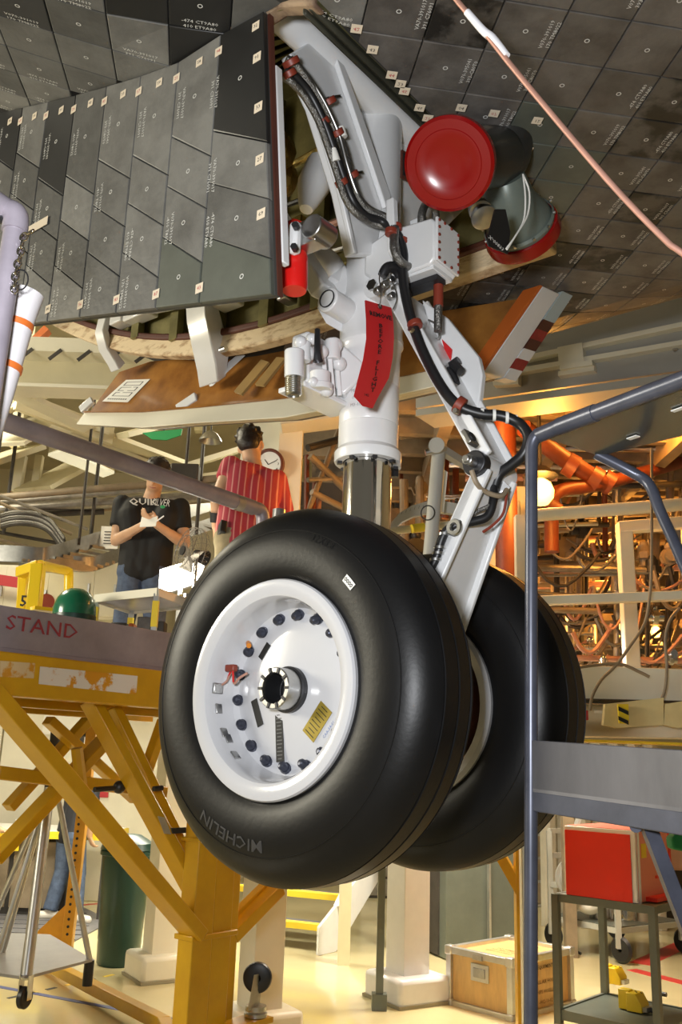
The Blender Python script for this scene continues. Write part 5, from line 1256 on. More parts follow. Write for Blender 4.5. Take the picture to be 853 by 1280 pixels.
# white column with clock
wc = thing('column', 'pale square column with a wall clock, right of the red-shirted man', 'column', V3((P(362, 620, 6.4).x, 6.4, 0)))
c = P(362, 590, 6.4); mb = MB(); mb.bx(V3((c.x, 6.45, 3.2)), .17, .17, 6.36); mb.build('shaft', 'creamw', wc)
bb(P(352, 532, 6.3), P(430, 522, 6.3), .25, .07, 'cap_beam', 'creamw', wc)
bb(P(300, 585, 6.55), P(352, 588, 6.5), .05, .75, 'side_panel', 'creamw', wc)
ck = thing('wall_clock', 'round wall clock with brown rim behind the red-shirted man', 'clock', P(338, 598, 6.35))
c = P(336, 581, 6.34); n = V3((-.35, -1, -.1)).normalized()
mb = MB(); mb.lathe([(.095, -.03), (.118, -.02), (.120, .012), (.108, .020), (.098, .012), (.095, .0)], c, n, 40); mb.build('rim', mat('brown_clock_rim', (.12, .04, .025), .35), ck)
mb = MB(); mb.lathe([(.0, .004), (.099, .003), (.099, -.03), (0, -.03)], c, n, 40); mb.build('face', 'paper', ck)
e1 = n.cross(Z3).normalized(); e1 = e1 if e1.x > 0 else -e1; e2 = Z3
mb = MB()
for h in range(12):
    t = PI/2-2*PI*(h+1)/12; put_text(mb, str(h+1), .026, lambda x, y: c+n*.007+e1*(math.cos(t)*.078+x)+e2*(math.sin(t)*.078+y), 0, .01)
mb.build('numerals', 'ink', ck, smooth=0, weld=False)
for an, L in ((2.2, .05), (.4, .07)):
    mb = MB(); mb.beam(c+n*.009, c+n*.009+(e1*math.cos(an)+e2*math.sin(an))*L, .005, .002, up=n); mb.build('hand', 'ink', ck)

# ================================================================== things on the stand's deck
yg = thing('safety_barrier', 'bright yellow tubular guard frame behind the grey toe board', 'barrier', P(55, 755, 5.6))
def yt(px, w=.045):
    mb = MB(); mb.tube([P(x, y, d) for x, y, d in px], w, 12, sub=1); mb.build('tube', 'yelbright', yg)
for (x0, y0, x1, y1, d0, d1_, w) in ((48, 705, 42, 765, 5.3, 5.3, .075), (30, 712, 27, 765, 5.45, 5.45, .055), (24, 716, 50, 707, 5.4, 5.3, .06)):
    bb(P(x0, y0, d0), P(x1, y1, d1_), w, w, 'leg', 'yelbright', yg, bevel=.006)
mb = MB(); mb.tube([P(50, 706, 5.35), P(70, 711, 5.7), P(84, 714, 5.9), P(86, 720, 5.9), P(85, 765, 5.9)], .03, 12); mb.build('bent_tube', 'yelbright', yg)
bb(P(24, 765, 5.4), P(90, 772, 5.6), .5, .02, 'base', 'yelbright', yg)
mb = MB(); put_text(mb, '5', .09, planar(P(30, 752, 5.34)-Y3*.005, X3, Z3), 0, .02); mb.build('number', 'ink', yg, smooth=0, weld=False)
gdm = thing('domed_container', 'glossy dark green dome behind the toe board', 'container', P(93, 775, 5.0))
c = P(93, 765, 5.0); mb = MB(); mb.lathe([(.115, -.06), (.115, 0), (.112, .03), (.10, .07), (.075, .105), (.04, .125), (0, .132)], c, Z3, 40); mb.build('dome', 'green', gdm)
mb = MB(); mb.lathe([(.118, -.06), (.118, -.02), (.114, -.018)], c, Z3, 40); mb.build('band', 'bin', gdm); mb = MB(); mb.cyl(V3((c.x, c.y, DECK)), c-Z3*.05, .11, n=32); mb.build('base', 'bin', gdm)
tb = thing('work_table', 'steel table with yellow taped legs behind the near tire', 'table', V3((P(190, 750, 5.2).x, 5.2, DECK)))
z_ = P(180, 745, 5.0).z
t0, t1, t2, t3 = PZ(119, 742, z_), PZ(198, 739, z_), PZ(238, 747, z_), PZ(160, 752, z_)
tA, tB, tC = P(119, 744, 5.2), P(197, 741, 4.9), P(240, 749, 5.3)
tD = tA+(tC-tB)
for v in (tA, tB, tC, tD): v.z = z_
mb = MB(); mb.prism([tA, tB, tC, tD], Z3*.022); mb.build('table_top', 'alu', tb, bevel=.004)
mb = MB()
for u, v in ((tA, tB), (tB, tC), (tC, tD), (tD, tA)): mb.beam(u+Z3*.008, v+Z3*.008, .012, .045)
mb.build('rim_angle', 'creamw', tb)
for v in (tA, tB, tC, tD):
    w = v*.96+(tA+tC)/2*.04; bb(V3((w.x, w.y, DECK)), V3((w.x, w.y, z_)), .028, .028, 'leg', 'alu', tb)
    mb = MB(); mb.beam(V3((w.x, w.y, z_-.18)), V3((w.x, w.y, z_-.04)), .033, .033); mb.build('leg_tape', 'tapeyel', tb)
zs = z_-.22; mb = MB(); mb.prism([V3((v.x, v.y, zs)) for v in (tA, tB, tC, tD)], Z3*.012); mb.build('shelf', 'alu', tb)
for k, (px, m, w, h) in enumerate(((140, 'bgdark', .09, .10), (168, 'orange', .03, .09), (178, 'bgsteel', .08, .12), (215, 'bgdark', .08, .09))):
    p = tD.lerp(tC, .15+.2*k)*.5+tA.lerp(tB, .15+.22*k)*.5; mb = MB(); mb.bx(V3((p.x, p.y, zs+.012+h/2)), w, .1, h)
    mb.build('tool_box', m, None, ['dark bin at the left on the table shelf', 'slim orange box on the table shelf', 'steel box on the table shelf', 'dark box at the right on the table shelf'][k], 'box', bevel=.006)
for k in range(4):
    p = tA.lerp(tC, .25+.14*k)+V3((.02*(k % 2), .02, .024)); mb = MB(); a = .3*k
    mb.tube([p+V3((-.07, 0, .004)), p+V3((-.02, .02, .02)), p+V3((.03, 0, .012)), p+V3((.08, .02, .004))], .012, 6); mb.build('rag', ['greenbanner', 'paper', 'bgdark', 'paper'][k], None, ['green rag on the table top', 'crumpled white paper left on the table top', 'dark rag on the table top', 'crumpled white paper right on the table top'][k], 'rag')
# work light behind the fan
wl = thing('work_light', 'blazing white work light beside the fan', 'work light', P(232, 742, 5.7))
l0 = [P(200, 712, 5.9), P(226, 704, 5.8), P(256, 704, 5.75), P(246, 728, 5.75), P(214, 738, 5.85), P(198, 738, 5.9)]
mb = MB(); mb.prism(l0, Y3*.03); mb.build('diffuser', mat('work_light_glow', (1, 1, 1), .5, emit=(1, .97, .82), est=8), wl)
mb = MB(); mb.prism([v+Y3*.035 for v in l0], Y3*.06); mb.build('housing', 'alu', wl)
bb(P(226, 735, 5.85), V3((P(226, 735, 5.85).x, 5.85, DECK)), .03, .03, 'stand', 'alu', wl)
point('work_light_bulb', P(224, 716, 5.55), .08, 6, (1, .93, .72))
# fan
fan = thing('floor_fan', 'wire cage fan on the table beside the man in black', 'fan', P(235, 745, 5.15))
c = P(240, 692, 5.15); n = V3((-.75, -.62, .12)).normalized(); e1, e2 = frame_of(n)
RF = .15
for k in range(28):
    t = 2*PI*k/28; d = e1*math.cos(t)+e2*math.sin(t); mb = MB()
    mb.tube([c+n*.06+d*.02, c+n*.055+d*RF*.6, c+n*.03+d*RF*.97, c-n*.02+d*RF, c-n*.05+d*RF*.7, c-n*.055+d*.03], .0009, 5, sub=2); mb.build('cage_wire', 'bgsteel', fan)
for r, h in ((RF, .0), (RF*.99, .03), (RF*.62, .055), (RF*.3, .06)):
    mb = MB(); torus(mb, c+n*h, n, e1, r, .002, 1, 40, 6); mb.build('cage_ring', 'bgsteel', fan)
mb = MB(); mb.cyl(c+n*.058, c+n*.066, .028, n=20); mb.cyl(c-n*.10, c-n*.02, .045, .03, n=20); mb.build('motor', 'darkmetal', fan)
for k in range(4):
    t = 2*PI*k/4+.3; d = e1*math.cos(t)+e2*math.sin(t); g = n.cross(d); mb = MB(); mb.prism([c+d*.02-g*.015+n*.01, c+d*.10-g*.045+n*.025, c+d*.105+g*.04-n*.02, c+d*.02+g*.015-n*.01], n*.003); mb.build('blade', 'bgsteel', fan)
mb = MB(); mb.tube([c-n*.03, c-n*.03-Z3*.1, V3((c.x+.02, c.y+.03, z_+.03))], .012, 8); mb.cyl(V3((c.x+.02, c.y+.03, z_+.022)), V3((c.x+.02, c.y+.03, z_+.04)), .08, n=20); mb.build('fan_stand', 'chrome', fan)
# deck floor behind the stand
mb = MB(); mb.prism([W(-.6, SB-1.62, DECK-.06), W(5, SB-1.62, DECK-.06), W(5, SB-3.4, DECK-.06), W(-.6, SB-3.4, DECK-.06)], Z3*.06)
dk = mb.build('deck', 'greysteel', None, 'grey deck behind the yellow stand carrying the man in black', 'platform')
for a, b in ((.2, -3.7), (4.6, -3.7), (.2, -5.2), (4.6, -5.2)): 
    mb = MB(); mb.beam(W(a, b, 0), W(a, b, DECK-.06), .1, .1); mb.build('deck_leg', 'cream', dk)
# cabinets against the rear wall, upper left
for k, (x0, x1, y0, y1, m, lab) in enumerate(((-20, 34, 705, 775, 'creamw', 'white wall cabinet at the left edge above the deck'), (36, 84, 715, 775, 'cream', 'cream wall cabinet behind the yellow guard frame'), (86, 150, 700, 775, 'creamw', 'pale wall cabinet behind the green dome'))):
    t = thing('wall_cabinet', lab, 'cabinet', P((x0+x1)/2, y1, 10.5)); q0, q1 = P(x0, y0, 10.5), P(x1, y1, 10.5)
    mb = MB(); mb.box((q0+q1)/2+Y3*2.5, X3*abs(q1.x-q0.x)/2, Y3*2.5, Z3*abs(q1.z-q0.z)/2); mb.build('body', m, t)
    for s in (.27, .73):
        mb = MB(); xx = q0.x+(q1.x-q0.x)*s; mb.bx(V3((xx, 10.48, (q0.z+q1.z)/2)), abs(q1.x-q0.x)*.46, .03, abs(q1.z-q0.z)*.92); dr = mb.build('door', m, t, bevel=.006)
        mb = MB(); mb.bx(V3((xx+.1, 10.45, (q0.z+q1.z)/2)), .02, .03, .12); mb.build('handle', 'steel', dr)
mb = MB(); mb.beam(P(-20, 722, 10.3), P(28, 729, 10.3), .02, .12); mb.build('red_sign', 'inkred', None, 'red banner strip on the cabinet at the left edge', 'sign')
mb = MB(); mb.cyl(P(58, 752, 10.4), P(58, 752, 10.42), .09, n=24); mb.build('wall_plate', 'brown', None, 'small brown round plate on the cream cabinet', 'plate')
for k, (x, y, w, h) in enumerate(((137, 672, .16, .2),)):
    mb = MB(); mb.bx(P(x, y, 9.05), w*1.15, .01, h*1.15); o = mb.build('posted_sheet', 'paper', None, 'white sheet beside the elbow of the man in black', 'paper')
    for j in range(5):
        mb = MB(); mb.bx(P(x, y, 9.04)+Z3*(.06-.03*j), w*.7, .004, .008); mb.build('print_line', 'ink', o)

# ================================================================== floor level, left
dkx = thing('desk', 'desk with yellow edged top against the rear wall, left', 'desk', PZ(20, 1120, 0))
p = P(10, 1040, 9.9); 
mb = MB(); mb.bx(V3((p.x, 10.1, p.z)), 2.2, .8, .07); mb.build('desk_top', 'hazard', dkx)
mb = MB(); mb.bx(V3((p.x, 10.1, p.z+.036)), 2.16, .76, .01); mb.build('desk_mat', 'paper', dkx)
mb = MB(); mb.bx(V3((p.x-.2, 10.2, p.z/2-.02)), 1.7, .6, p.z-.06); mb.build('pedestal', 'bgdark', dkx)
for k in range(3):
    mb = MB(); mb.bx(V3((p.x-.75+.55*k, 9.89, p.z/2)), .5, .03, p.z*.8); mb.build('panel', 'bgtan', dkx)
for sx in (-1, 1): bb(V3((p.x+sx*1.03, 9.8, 0)), V3((p.x+sx*1.03, 9.8, p.z)), .05, .05, 'leg', 'bgdark', dkx)
mb = MB(); c = P(33, 1029, 9.8); mb.tube([c+V3((-.1, 0, 0)), c+V3((0, .02, .035)), c+V3((.1, 0, .01))], .035, 8); mb.build('paper_bundle', 'paper', None, 'white paper bundle on the yellow desk', 'paper')
mb = MB(); mb.bx(P(8, 1055, 9.6), .25, .02, .12); mb.build('yellow_cloth', 'hazard', None, 'yellow cloth hanging over the desk front', 'cloth')
wb = thing('partition_wall', 'pale partition panels behind the desk', 'partition', V3((-3.5, 11, 0)))
for k in range(5):
    mb = MB(); mb.bx(V3((-5.2+k*.92, 11.0, 1.15)), .90, .06, 2.3); mb.build('panel', 'creamw', wb, bevel=.01)
for k, (x, y, w, h, c) in enumerate(((84, 905, .55, .25, 'paper'), (122, 950, .35, .5, 'paper'), (112, 925, .25, .2, 'bgdark'), (138, 905, .3, .2, 'paper'), (125, 985, .2, .2, 'inkred'))):
    mb = MB(); mb.bx(P(x, y, 10.96), w, .02, h); mb.build('notice', c, None, ['wide white notice at the top of the partition', 'white poster on the partition behind the dark haired person', 'small dark notice on the partition', 'white notice right on the partition', 'red printed notice on the partition'][k], 'notice')
stl = thing('side_table', 'dark legged table with pale panel right of the standing person', 'table', PZ(108, 1120, 0))
q = PZ(112, 1120, 0)
mb = MB(); mb.bx(V3((q.x+.3, q.y+.3, .85)), 1.1, .6, .05); mb.build('table_top', 'creamw', stl)
mb = MB(); mb.bx(V3((q.x+.35, q.y+.5, .45)), .9, .05, .75); mb.build('back_panel', 'paper', stl)
for sx in (-.15, .8):
    for sy in (.05, .55): bb(V3((q.x+sx, q.y+sy, 0)), V3((q.x+sx, q.y+sy, .83)), .05, .05, 'leg', 'bgdark', stl)
# dark green bin
bn = thing('trash_bin', 'tall dark green plastic bin behind the yellow stand', 'bin', PZ(150, 1208, 0))
c = PZ(147, 1205, 0); mb = MB(); mb.lathe([(0, 0), (.15, 0), (.165, .02), (.195, .80), (.212, .81), (.212, .84), (.19, .845), (.18, .80), (0, .05)], c, Z3, 40); mb.build('barrel', 'bin', bn)
mb = MB(); mb.lathe([(.2, .84), (.215, .85), (.2, .90), (.1, .96), (0, .97)], c, Z3, 40); mb.build('lid', 'bin', bn)
# columns with concrete feet
for k, (px, py, w, lab, m) in enumerate(((197, 1222, .20, 'cream column with footing behind the green bin', 'creamw'), (322, 1300, .20, 'pale column behind the black caster', 'creamw'), (509, 1250, .22, 'white square column on a white footing beside the crate', 'white'))):
    c = PZ(px, py, 0); t = thing('column', lab, 'column', c)
    rz = .55; mb = MB(); mb.bx(c+Z3*1.1, w, w, 2.2 if k else 1.85, rz) if k else mb.bx(c+Z3*.92, w, w, 1.84, rz); mb.build('shaft', m, t, bevel=.004)
    mb = MB(); mb.bx(c+Z3*.09, w*2.0, w*2.0, .18, rz); mb.build('footing', m, t, bevel=.03)
    mb = MB(); mb.bx(c+Z3*.012, w*2.06, w*2.06, .02, rz); mb.build('base_band', mat('drab_band', (.30, .27, .18), .8), t)  # thin darker band around the bottom of the footing
# tripod stand on a plate with caster, lower left
tp = thing('tripod_stand', 'aluminium tripod stand on a grey plate with caster, lower left', 'stand', PZ(30, 1262, 0))
cz = .42; pl_ = [P(-60, 1200, 5.6), P(30, 1225, 5.4), P(115, 1203, 5.9), P(60, 1192, 6.6), P(-50, 1190, 6.6)]
zz = P(30, 1225, 5.4).z
for v in pl_: v.z = zz
mb = MB(); mb.prism(pl_, Z3*.015); mb.build('base_plate', mat('dull_grey_plate', (.34, .33, .31), .5, .3, var=.15), tp)
ap = P(62, 985, 5.7)
for (x, y, d, r) in ((34, 1208, 5.45, .032), (112, 1201, 5.9, .017), (2, 1200, 6.0, .017), (-25, 1200, 6.2, .017), (-8, 1200, 5.6, .015)):
    f = P(x, y, d); f.z = zz+.01; mb = MB(); mb.cyl(f, ap+V3((.04 if x > 60 else 0, 0, 0)), r, n=14); mb.build('leg', 'alu', tp)
mb = MB(); mb.cyl(ap-Z3*.05, ap+Z3*.35, .03, n=14); mb.build('mast', 'bgdark', tp)
c = P(31, 1243, 5.42); c.z = .0; rr = .055
zc = P(31, 1247, 5.42).z
mb = MB(); w0 = V3((c.x, 5.42, zc)); mb.lathe([(.015, -.02), (.045, -.02), (.055, -.012), (.055, .012), (.045, .02), (.015, .02)], w0, V3((.9, -.3, 0)), 28); mb.build('caster_wheel', 'black', tp)
mb = MB(); 
for s in (-1, 1): mb.box(w0+V3((.9, -.3, 0)).normalized()*.028*s+Z3*.05, V3((.9, -.3, 0)).normalized()*.003, V3((.3, .9, 0))*.022, Z3*.06)
mb.cyl(w0+Z3*.10, V3((c.x, 5.42, zz)), .03, n=16); mb.build('caster_fork', 'chrome', tp)
for (x, y, d) in ((-50, 1190, 6.5), (112, 1200, 5.95)):
    f = P(x, y, d); mb = MB(); mb.cyl(V3((f.x, f.y, w0.z-.05)), V3((f.x, f.y, zz)), .03, n=12); mb.build('caster_wheel', 'black', tp)

# ================================================================== floor level, middle
stp = thing('steps', 'short stair with white stringer and yellow treads under the tire', 'stairs', PZ(400, 1195, 0))
s0 = PZ(398, 1195, 0); s1 = P(490, 1060, s0.y+.9)
d = s1-s0; mb = MB()
mb.prism([s0, s0+Z3*.22, s1+Z3*.12, s1-Z3*.10, s0+V3((d.x, d.y, 0)).normalized()*.26], V3((-.05, .12, 0))*.4); mb.build('stringer', 'white', stp, bevel=.004)
for k in range(4):
    zt = .18+.22*k; f = s0+V3((d.x, d.y, 0))*(.10+.22*k)+V3((-.03, .05, zt)); L = V3((-1.25, .55, 0))
    mb = MB(); mb.prism([f, f+L, f+L+V3((.12, .25, 0)), f+V3((.12, .25, 0))], Z3*.02); mb.build('tread', 'matgrey', stp)
    mb = MB(); mb.prism([f-V3((0, .012, .012)), f+L-V3((0, .012, .012)), f+L+V3((0, .012, .0)), f+V3((0, .012, 0))], Z3*.05); mb.build('tread_nosing', 'tapeyel', stp)
bb(s0+d*.28+Z3*.15, s0+d*.28+Z3*.75, .045, .045, 'handrail_post', 'white', stp); bb(s0+d*.24+Z3*.16, s0+d*.33+Z3*.20, .08, .05, 'post_foot', 'white', stp)
bb(s0+V3((-1.25, .6, .1)), s1+V3((-1.25, .6, .0)), .05, .2, 'stringer', 'white', stp)
c = PZ(474, 1262, 0); gp_ = thing('grey_post', 'slim grey steel post left of the white column', 'post', c)
bb(c, c+Z3*1.85, .06, .05, 'channel', 'cartgreen', gp_); mb = MB(); mb.bx(c+Z3*.05, .10, .09, .1); mb.build('foot', 'cartgreen', gp_)
bb(c+Z3*1.5, c+Z3*1.5+V3((-.1, .3, 0)), .04, .04, 'arm', 'cartgreen', gp_)
# plywood crate with aluminium edges
cr = thing('shipping_crate', 'plywood crate with aluminium edges and black lettering', 'crate', PZ(640, 1277, 0))
n0 = PZ(640, 1276, 0); ux = PZ(563, 1255, 0)-n0; rg = PZ(713, 1241, 0)-n0; uxn = ux.normalized(); uy = (rg-uxn*rg.dot(uxn)); H = P(636, 1205, n0.y).z
for _k in range(30):                                   # length of the lettered side
    q = n0+uy-CAM
    if CXP+FPX*q.dot(_r)/q.dot(_f) > 713: uy *= .97
    else: uy *= 1.015
cc = n0+(ux+uy)/2+Z3*(H/2+.01)
hx, hy, hz = ux/2, uy/2, Z3*H/2
mb = MB(); mb.box(cc, hx*.985, hy*.985, hz*.985); mb.build('plywood_box', 'wood', cr)
for s in (-1, 1):
    for t in (-1, 1):
        for u, v, w in ((hx, hy, hz), (hy, hz, hx), (hx, hz, hy)):
            mb = MB(); mb.box(cc+u*s+v*t, u.normalized()*.022, v.normalized()*.022, w*1.01); mb.build('edge_trim', 'alu', cr, bevel=.003)
for s in (-1, 1):
    for t in (-1, 1):
        for r in (-1, 1): mb = MB(); mb.box(cc+hx*s+hy*t+hz*r, hx.normalized()*.03, hy.normalized()*.03, Z3*.03); mb.build('corner_cap', 'alu', cr, bevel=.008)
fx_ = -uy.normalized(); c = cc-hy*1.0+Z3*.06
mb = MB(); mb.box(c, ux.normalized()*.075, fx_*.006, Z3*.055); ltc = mb.build('latch_plate', 'alu', cr, bevel=.004)
mb = MB(); mb.box(c+fx_*.01, ux.normalized()*.05, fx_*.006, Z3*.03); mb.build('latch_handle', 'steel', cr, bevel=.004)
mb = MB(); mb.box(cc-hy+hz*.93, ux.normalized()*.04, fx_*.03, Z3*.015); mb.build('hasp', 'steel', cr)
CI = mat('crate_ink', (.12, .07, .02), .7)
fn = lambda x, y: cc-hx*1.0+Z3*y+uy.normalized()*x-ux.normalized()*.002
fn2 = lambda x, y: cc+hz*1.0+Z3*.002+uy.normalized()*y*-1+(-ux.normalized())*x
fn = lambda x, y: cc-hx*.985-ux.normalized()*.002+uy.normalized()*x+Z3*y
for k, s in enumerate(('EQUIPMENT', 'ALL AIR HOSE', 'SHIPS HOSELET', '-H02-10-02')):
    mb = MB(); put_text(mb, s, .034, lambda x, y: fn(x+.05, y+.10-k*.062-(.03 if k else 0)), 0, .01); mb.build('stencil_line', CI, cr, smooth=0, weld=False)
for k, s in enumerate(('EQUIPMENT', 'ALL AIR HOSE', 'SHIPS HOSELET')):
    mb = MB(); put_text(mb, s, .034, lambda x, y: fn2(x, .02+k*.055-y), 0, .01); mb.build('stencil_line', CI, cr, smooth=0, weld=False)
# grey cabinet behind crate
gc = thing('steel_cabinet', 'plain grey steel cabinet behind the crate', 'cabinet', PZ(590, 1205, 0))
c = PZ(588, 1200, 0)+V3((.05, .35, 0)); mb = MB(); mb.bx(c+Z3*.62, .78, .6, 1.22, .35); mb.build('body', 'cartgreen', gc, bevel=.006)
mb = MB(); mb.bx(c+Z3*.62-V3((-.12, .32, 0)), .02, .04, 1.1, .35); mb.build('door_seam', 'alu', gc)
mb = MB(); mb.bx(c+V3((-.36, -.05, .62)), .10, .5, 1.2, .35); mb.build('side_panel', 'bgdark', gc)
mb = MB(); mb.bx(c+Z3*1.235, .82, .64, .03, .35); mb.build('top', 'cartgreen', gc); mb = MB(); mb.tube([c+V3((-.5, -.5, 1.17)), c+V3((-.3, -.5, 1.19)), c+V3((-.15, -.5, 1.16))], .02, 8); mb.build('handle', 'steel', gc)
# yellow perforated upright behind the blue post
yp = thing('perforated_post', 'yellow perforated upright with brace behind the blue post', 'post', PZ(652, 1300, 0))
c = PZ(656, 1310, 0); bb(c, c+Z3*1.9, .085, .085, 'upright', 'yellow', yp, up=Y3)
for k in range(18): mb = MB(); p = c+V3((.012, -.045, .1+k*.06)); mb.cyl(p, p-Y3*.003, .012, n=10); mb.build('hole', 'ink', yp)
bb(c+Z3*.85, c+V3((-.32, .1, 1.4)), .08, .06, 'brace', 'yellow', yp); bb(c+Z3*1.7, c+V3((-.32, .1, 1.38)), .06, .08, 'brace', 'yellow', yp)
# ================================================================== girder under the belly, right
gr = thing('platform_girder', 'wide pale grey girder under the belly at the right', 'girder', P(700, 490, 4.9))
def gq(px, py, k=0):                                   # a vertical web receding to the left
    o = P(853, 430, 4.5); n = (P(560, 470, 5.3)-P(853, 430, 4.5)); n.z = 0; n = n.cross(Z3).normalized()
    if n.y > 0: n = -n
    return PP(px, py, o+n*k, n), n
_, gn = gq(700, 450)
M['palegrey'] = mat('pale_grey_paint', (.42, .41, .37), .5, var=.1, scale=2)
def gpl(pts, k0, k1, name, m):
    mb = MB(); mb.prism([gq(x, y, k0)[0] for x, y in pts], -gn*(k0-k1)); return mb.build(name, m, gr)
gpl([(520, 510), (1050, 435), (1050, 335), (520, 430)], 0, -.12, 'web', 'palegrey')
gpl([(520, 512), (1050, 437), (1050, 449), (520, 520)], .12, -.12, 'bottom_flange', 'palegrey')
gpl([(648, 446), (1050, 360), (1050, 366), (648, 452)], .05, 0, 'stiffener', 'creamw')
gpl([(648, 460), (1050, 391), (1050, 397), (648, 466)], .05, 0, 'stiffener', 'creamw')
gpl([(697, 434), (728, 428), (730, 452), (699, 456)], .055, 0, 'splice_plate', 'creamw')
gpl([(700, 456), (740, 450), (741, 456), (700, 462)], .07, 0, 'bracket', 'creamw'); gpl([(698, 464), (743, 457), (743, 463), (698, 470)], .05, 0, 'bracket', 'creamw')
gpl([(615, 470), (648, 466), (648, 480), (617, 482)], .05, 0, 'bracket', 'creamw')
for x, y in ((662, 428), (845, 437), (843, 432)):
    mb = MB(); p = gq(x, y, .01)[0]; mb.cyl(p, p+gn*.012, .014, n=10); mb.build('bolt', 'steel', gr)
p = P(920, 440, 4.4); mb = MB(); mb.bx(V3((p.x+.3, p.y, p.z/2+.1)), .2, .2, p.z+.2); mb.build('support_column', 'palegrey', gr)
# soffit slats behind the girder
sf = thing('platform_soffit', 'slatted platform underside lit orange behind the girder', 'platform', P(700, 530, 7))
zsf = P(650, 520, 6.2).z
mb = MB(); mb.prism([V3((.3, 5.6, zsf)), V3((4.5, 5.0, zsf)), V3((6, 9.8, zsf)), V3((.1, 9.8, zsf))], Z3*.05); mb.build('deck_underside', 'bgtan', sf)
for k in range(9):
    y = 5.9+k*.45; mb = MB(); mb.bx(V3((2.6, y, zsf-.06)), 5, .07, .12); mb.build('joist', 'bgtan', sf)
for k in range(5):
    mb = MB(); mb.bx(V3((.7+k*.85, 7.6, zsf-.14)), .09, 4.2, .14); mb.build('joist', 'bgtan', sf)
for x, y in ((5.8, 9.7), (4.6, 5.3)): mb = MB(); mb.bx(V3((x, y, zsf/2)), .14, .14, zsf); mb.build('leg', 'creamw', sf)

# ================================================================== pipe rack lit by one sodium lamp plus added lamps
rk = thing('pipe_rack', 'dense rack of pipes, cables and valves lit orange at the right', 'pipe rack', V3((2.0, 7.5, 0)))
rr = random.Random(21)
def rp(px, r, m, name='pipe', n=10, sub=4):
    mb = MB(); mb.tube([P(x, y, d) for x, y, d in px], r, n, sub=sub); return mb.build(name, m, rk)
mb = MB(); mb.prism([P(x, y, 9.3) for x, y in ((390, 500), (1040, 485), (1040, 880), (390, 880))], Y3*.08); mb.build('back_panel', mat('tan_back_panel', (.22, .15, .09), .6, col2=(.05, .035, .025), thr=(.42, .58), scale=3), rk)
for k in range(44):                                    # cabinets, trays and equipment boxes
    x = 500+rr.random()*380; y = 535+rr.random()*300; d = 7.9+rr.random()*1.2; w = .10+rr.random()*.4; h = .08+rr.random()*.35
    mb = MB(); mb.bx(P(x, y, d), w, .25, h); mb.build('equipment_box', ['bgtan', 'bgdark', 'bgsteel', 'bgtan', 'bgdark'][k % 5], rk, bevel=.008)
for k in range(60):                                    # horizontal lines
    y = 520+rr.random()*320; x0 = 480+rr.random()*170; x1 = x0+90+rr.random()*260; d = 6.6+rr.random()*2.2; s = (rr.random()-.6)*24
    rp([(x0, y, d), (x1, y+s, d-.1)], .010+rr.random()*.024, ['bgsteel', 'bgtan', 'copper', 'bgdark', 'steel'][k % 5], sub=1)
for k in range(64):                                    # verticals
    x = 490+rr.random()*375; y0 = 525+rr.random()*200; y1 = y0+50+rr.random()*150; d = 6.8+rr.random()*2.0
    rp([(x, y0, d), (x+(rr.random()-.5)*6, min(y1, 850), d)], .010+rr.random()*.03, ['bgsteel', 'bgtan', 'orangepipe', 'bgdark', 'steel'][k % 5], sub=1)
for k in range(64):                                    # drooping cables
    x = 660+rr.random()*180; y = 600+rr.random()*220; d = 6.4+rr.random()*1.8; w = 20+rr.random()*60; h = 8+rr.random()*40
    rp([(x, y, d), (x+w*.25, y+h*.8, d), (x+w*.6, y+h, d), (x+w, y+h*.2, d), (x+w*1.2, y-h*.4, d)], .006+rr.random()*.012, ['bgdark', 'bgtan', 'braid', 'copper'][k % 4], 'cable', 6, 3)
for k in range(80):                                    # valves and couplings
    x = 500+rr.random()*355; y = 535+rr.random()*300; d = 6.5+rr.random()*1.8; c = P(x, y, d); s = .02+rr.random()*.035
    mb = MB(); ax = [X3, Z3, Y3][k % 3]; mb.cyl(c-ax*s*1.6, c+ax*s*1.6, s, n=12); mb.cyl(c-ax*s*.5, c+ax*s*.5, s*1.5, n=8); mb.ball(c+Z3*s*1.8, s*.7); mb.build('valve', ['steel', 'bgtan', 'darkmetal', 'chrome'][k % 4], rk)
# main orange pipes
rp([(631, 500, 6.0), (633, 640, 6.0), (635, 760, 6.0)], .075, 'orangepipe', 'main_pipe', 18, 1)
rp([(655, 535, 5.9), (700, 570, 6.1), (758, 606, 6.4)], .062, 'orangepipe', 'main_pipe', 18, 1)
rp([(690, 690, 6.2), (690, 632, 6.2), (694, 618, 6.2), (710, 611, 6.25), (760, 603, 6.4), (870, 572, 6.9)], .050, 'orangepipe', 'main_pipe', 18, 4)
for x, y, d in ((714, 582, 6.15), (744, 598, 6.3), (760, 603, 6.4), (690, 640, 6.2)):
    mb = MB(); c = P(x, y, d); mb.cyl(c-V3((.035, 0, -.02)), c+V3((.035, 0, -.02)), .085, n=18); mb.build('pipe_flange', 'orangepipe', rk)
rp([(600, 524, 6.3), (700, 510, 6.6), (820, 500, 7)], .03, 'bgsteel', sub=1); rp([(500, 545, 6.6), (600, 530, 6.8), (655, 535, 7)], .03, 'bgtan', sub=1)
rp([(520, 655, 7.2), (600, 650, 7.2)], .05, 'bgtan', sub=1)
for x in (505, 525, 620, 660): rp([(x, 600, 6.9), (x+1, 690, 6.9)], .035, 'bgtan', sub=1)
for (x, y, w, h, d) in ((625, 680, .28, .62, 6.6), (650, 660, .16, .6, 6.7)):
    mb = MB(); mb.bx(P(x, y, d), w, .2, h); mb.build('junction_cabinet', 'creamw', rk, bevel=.01)
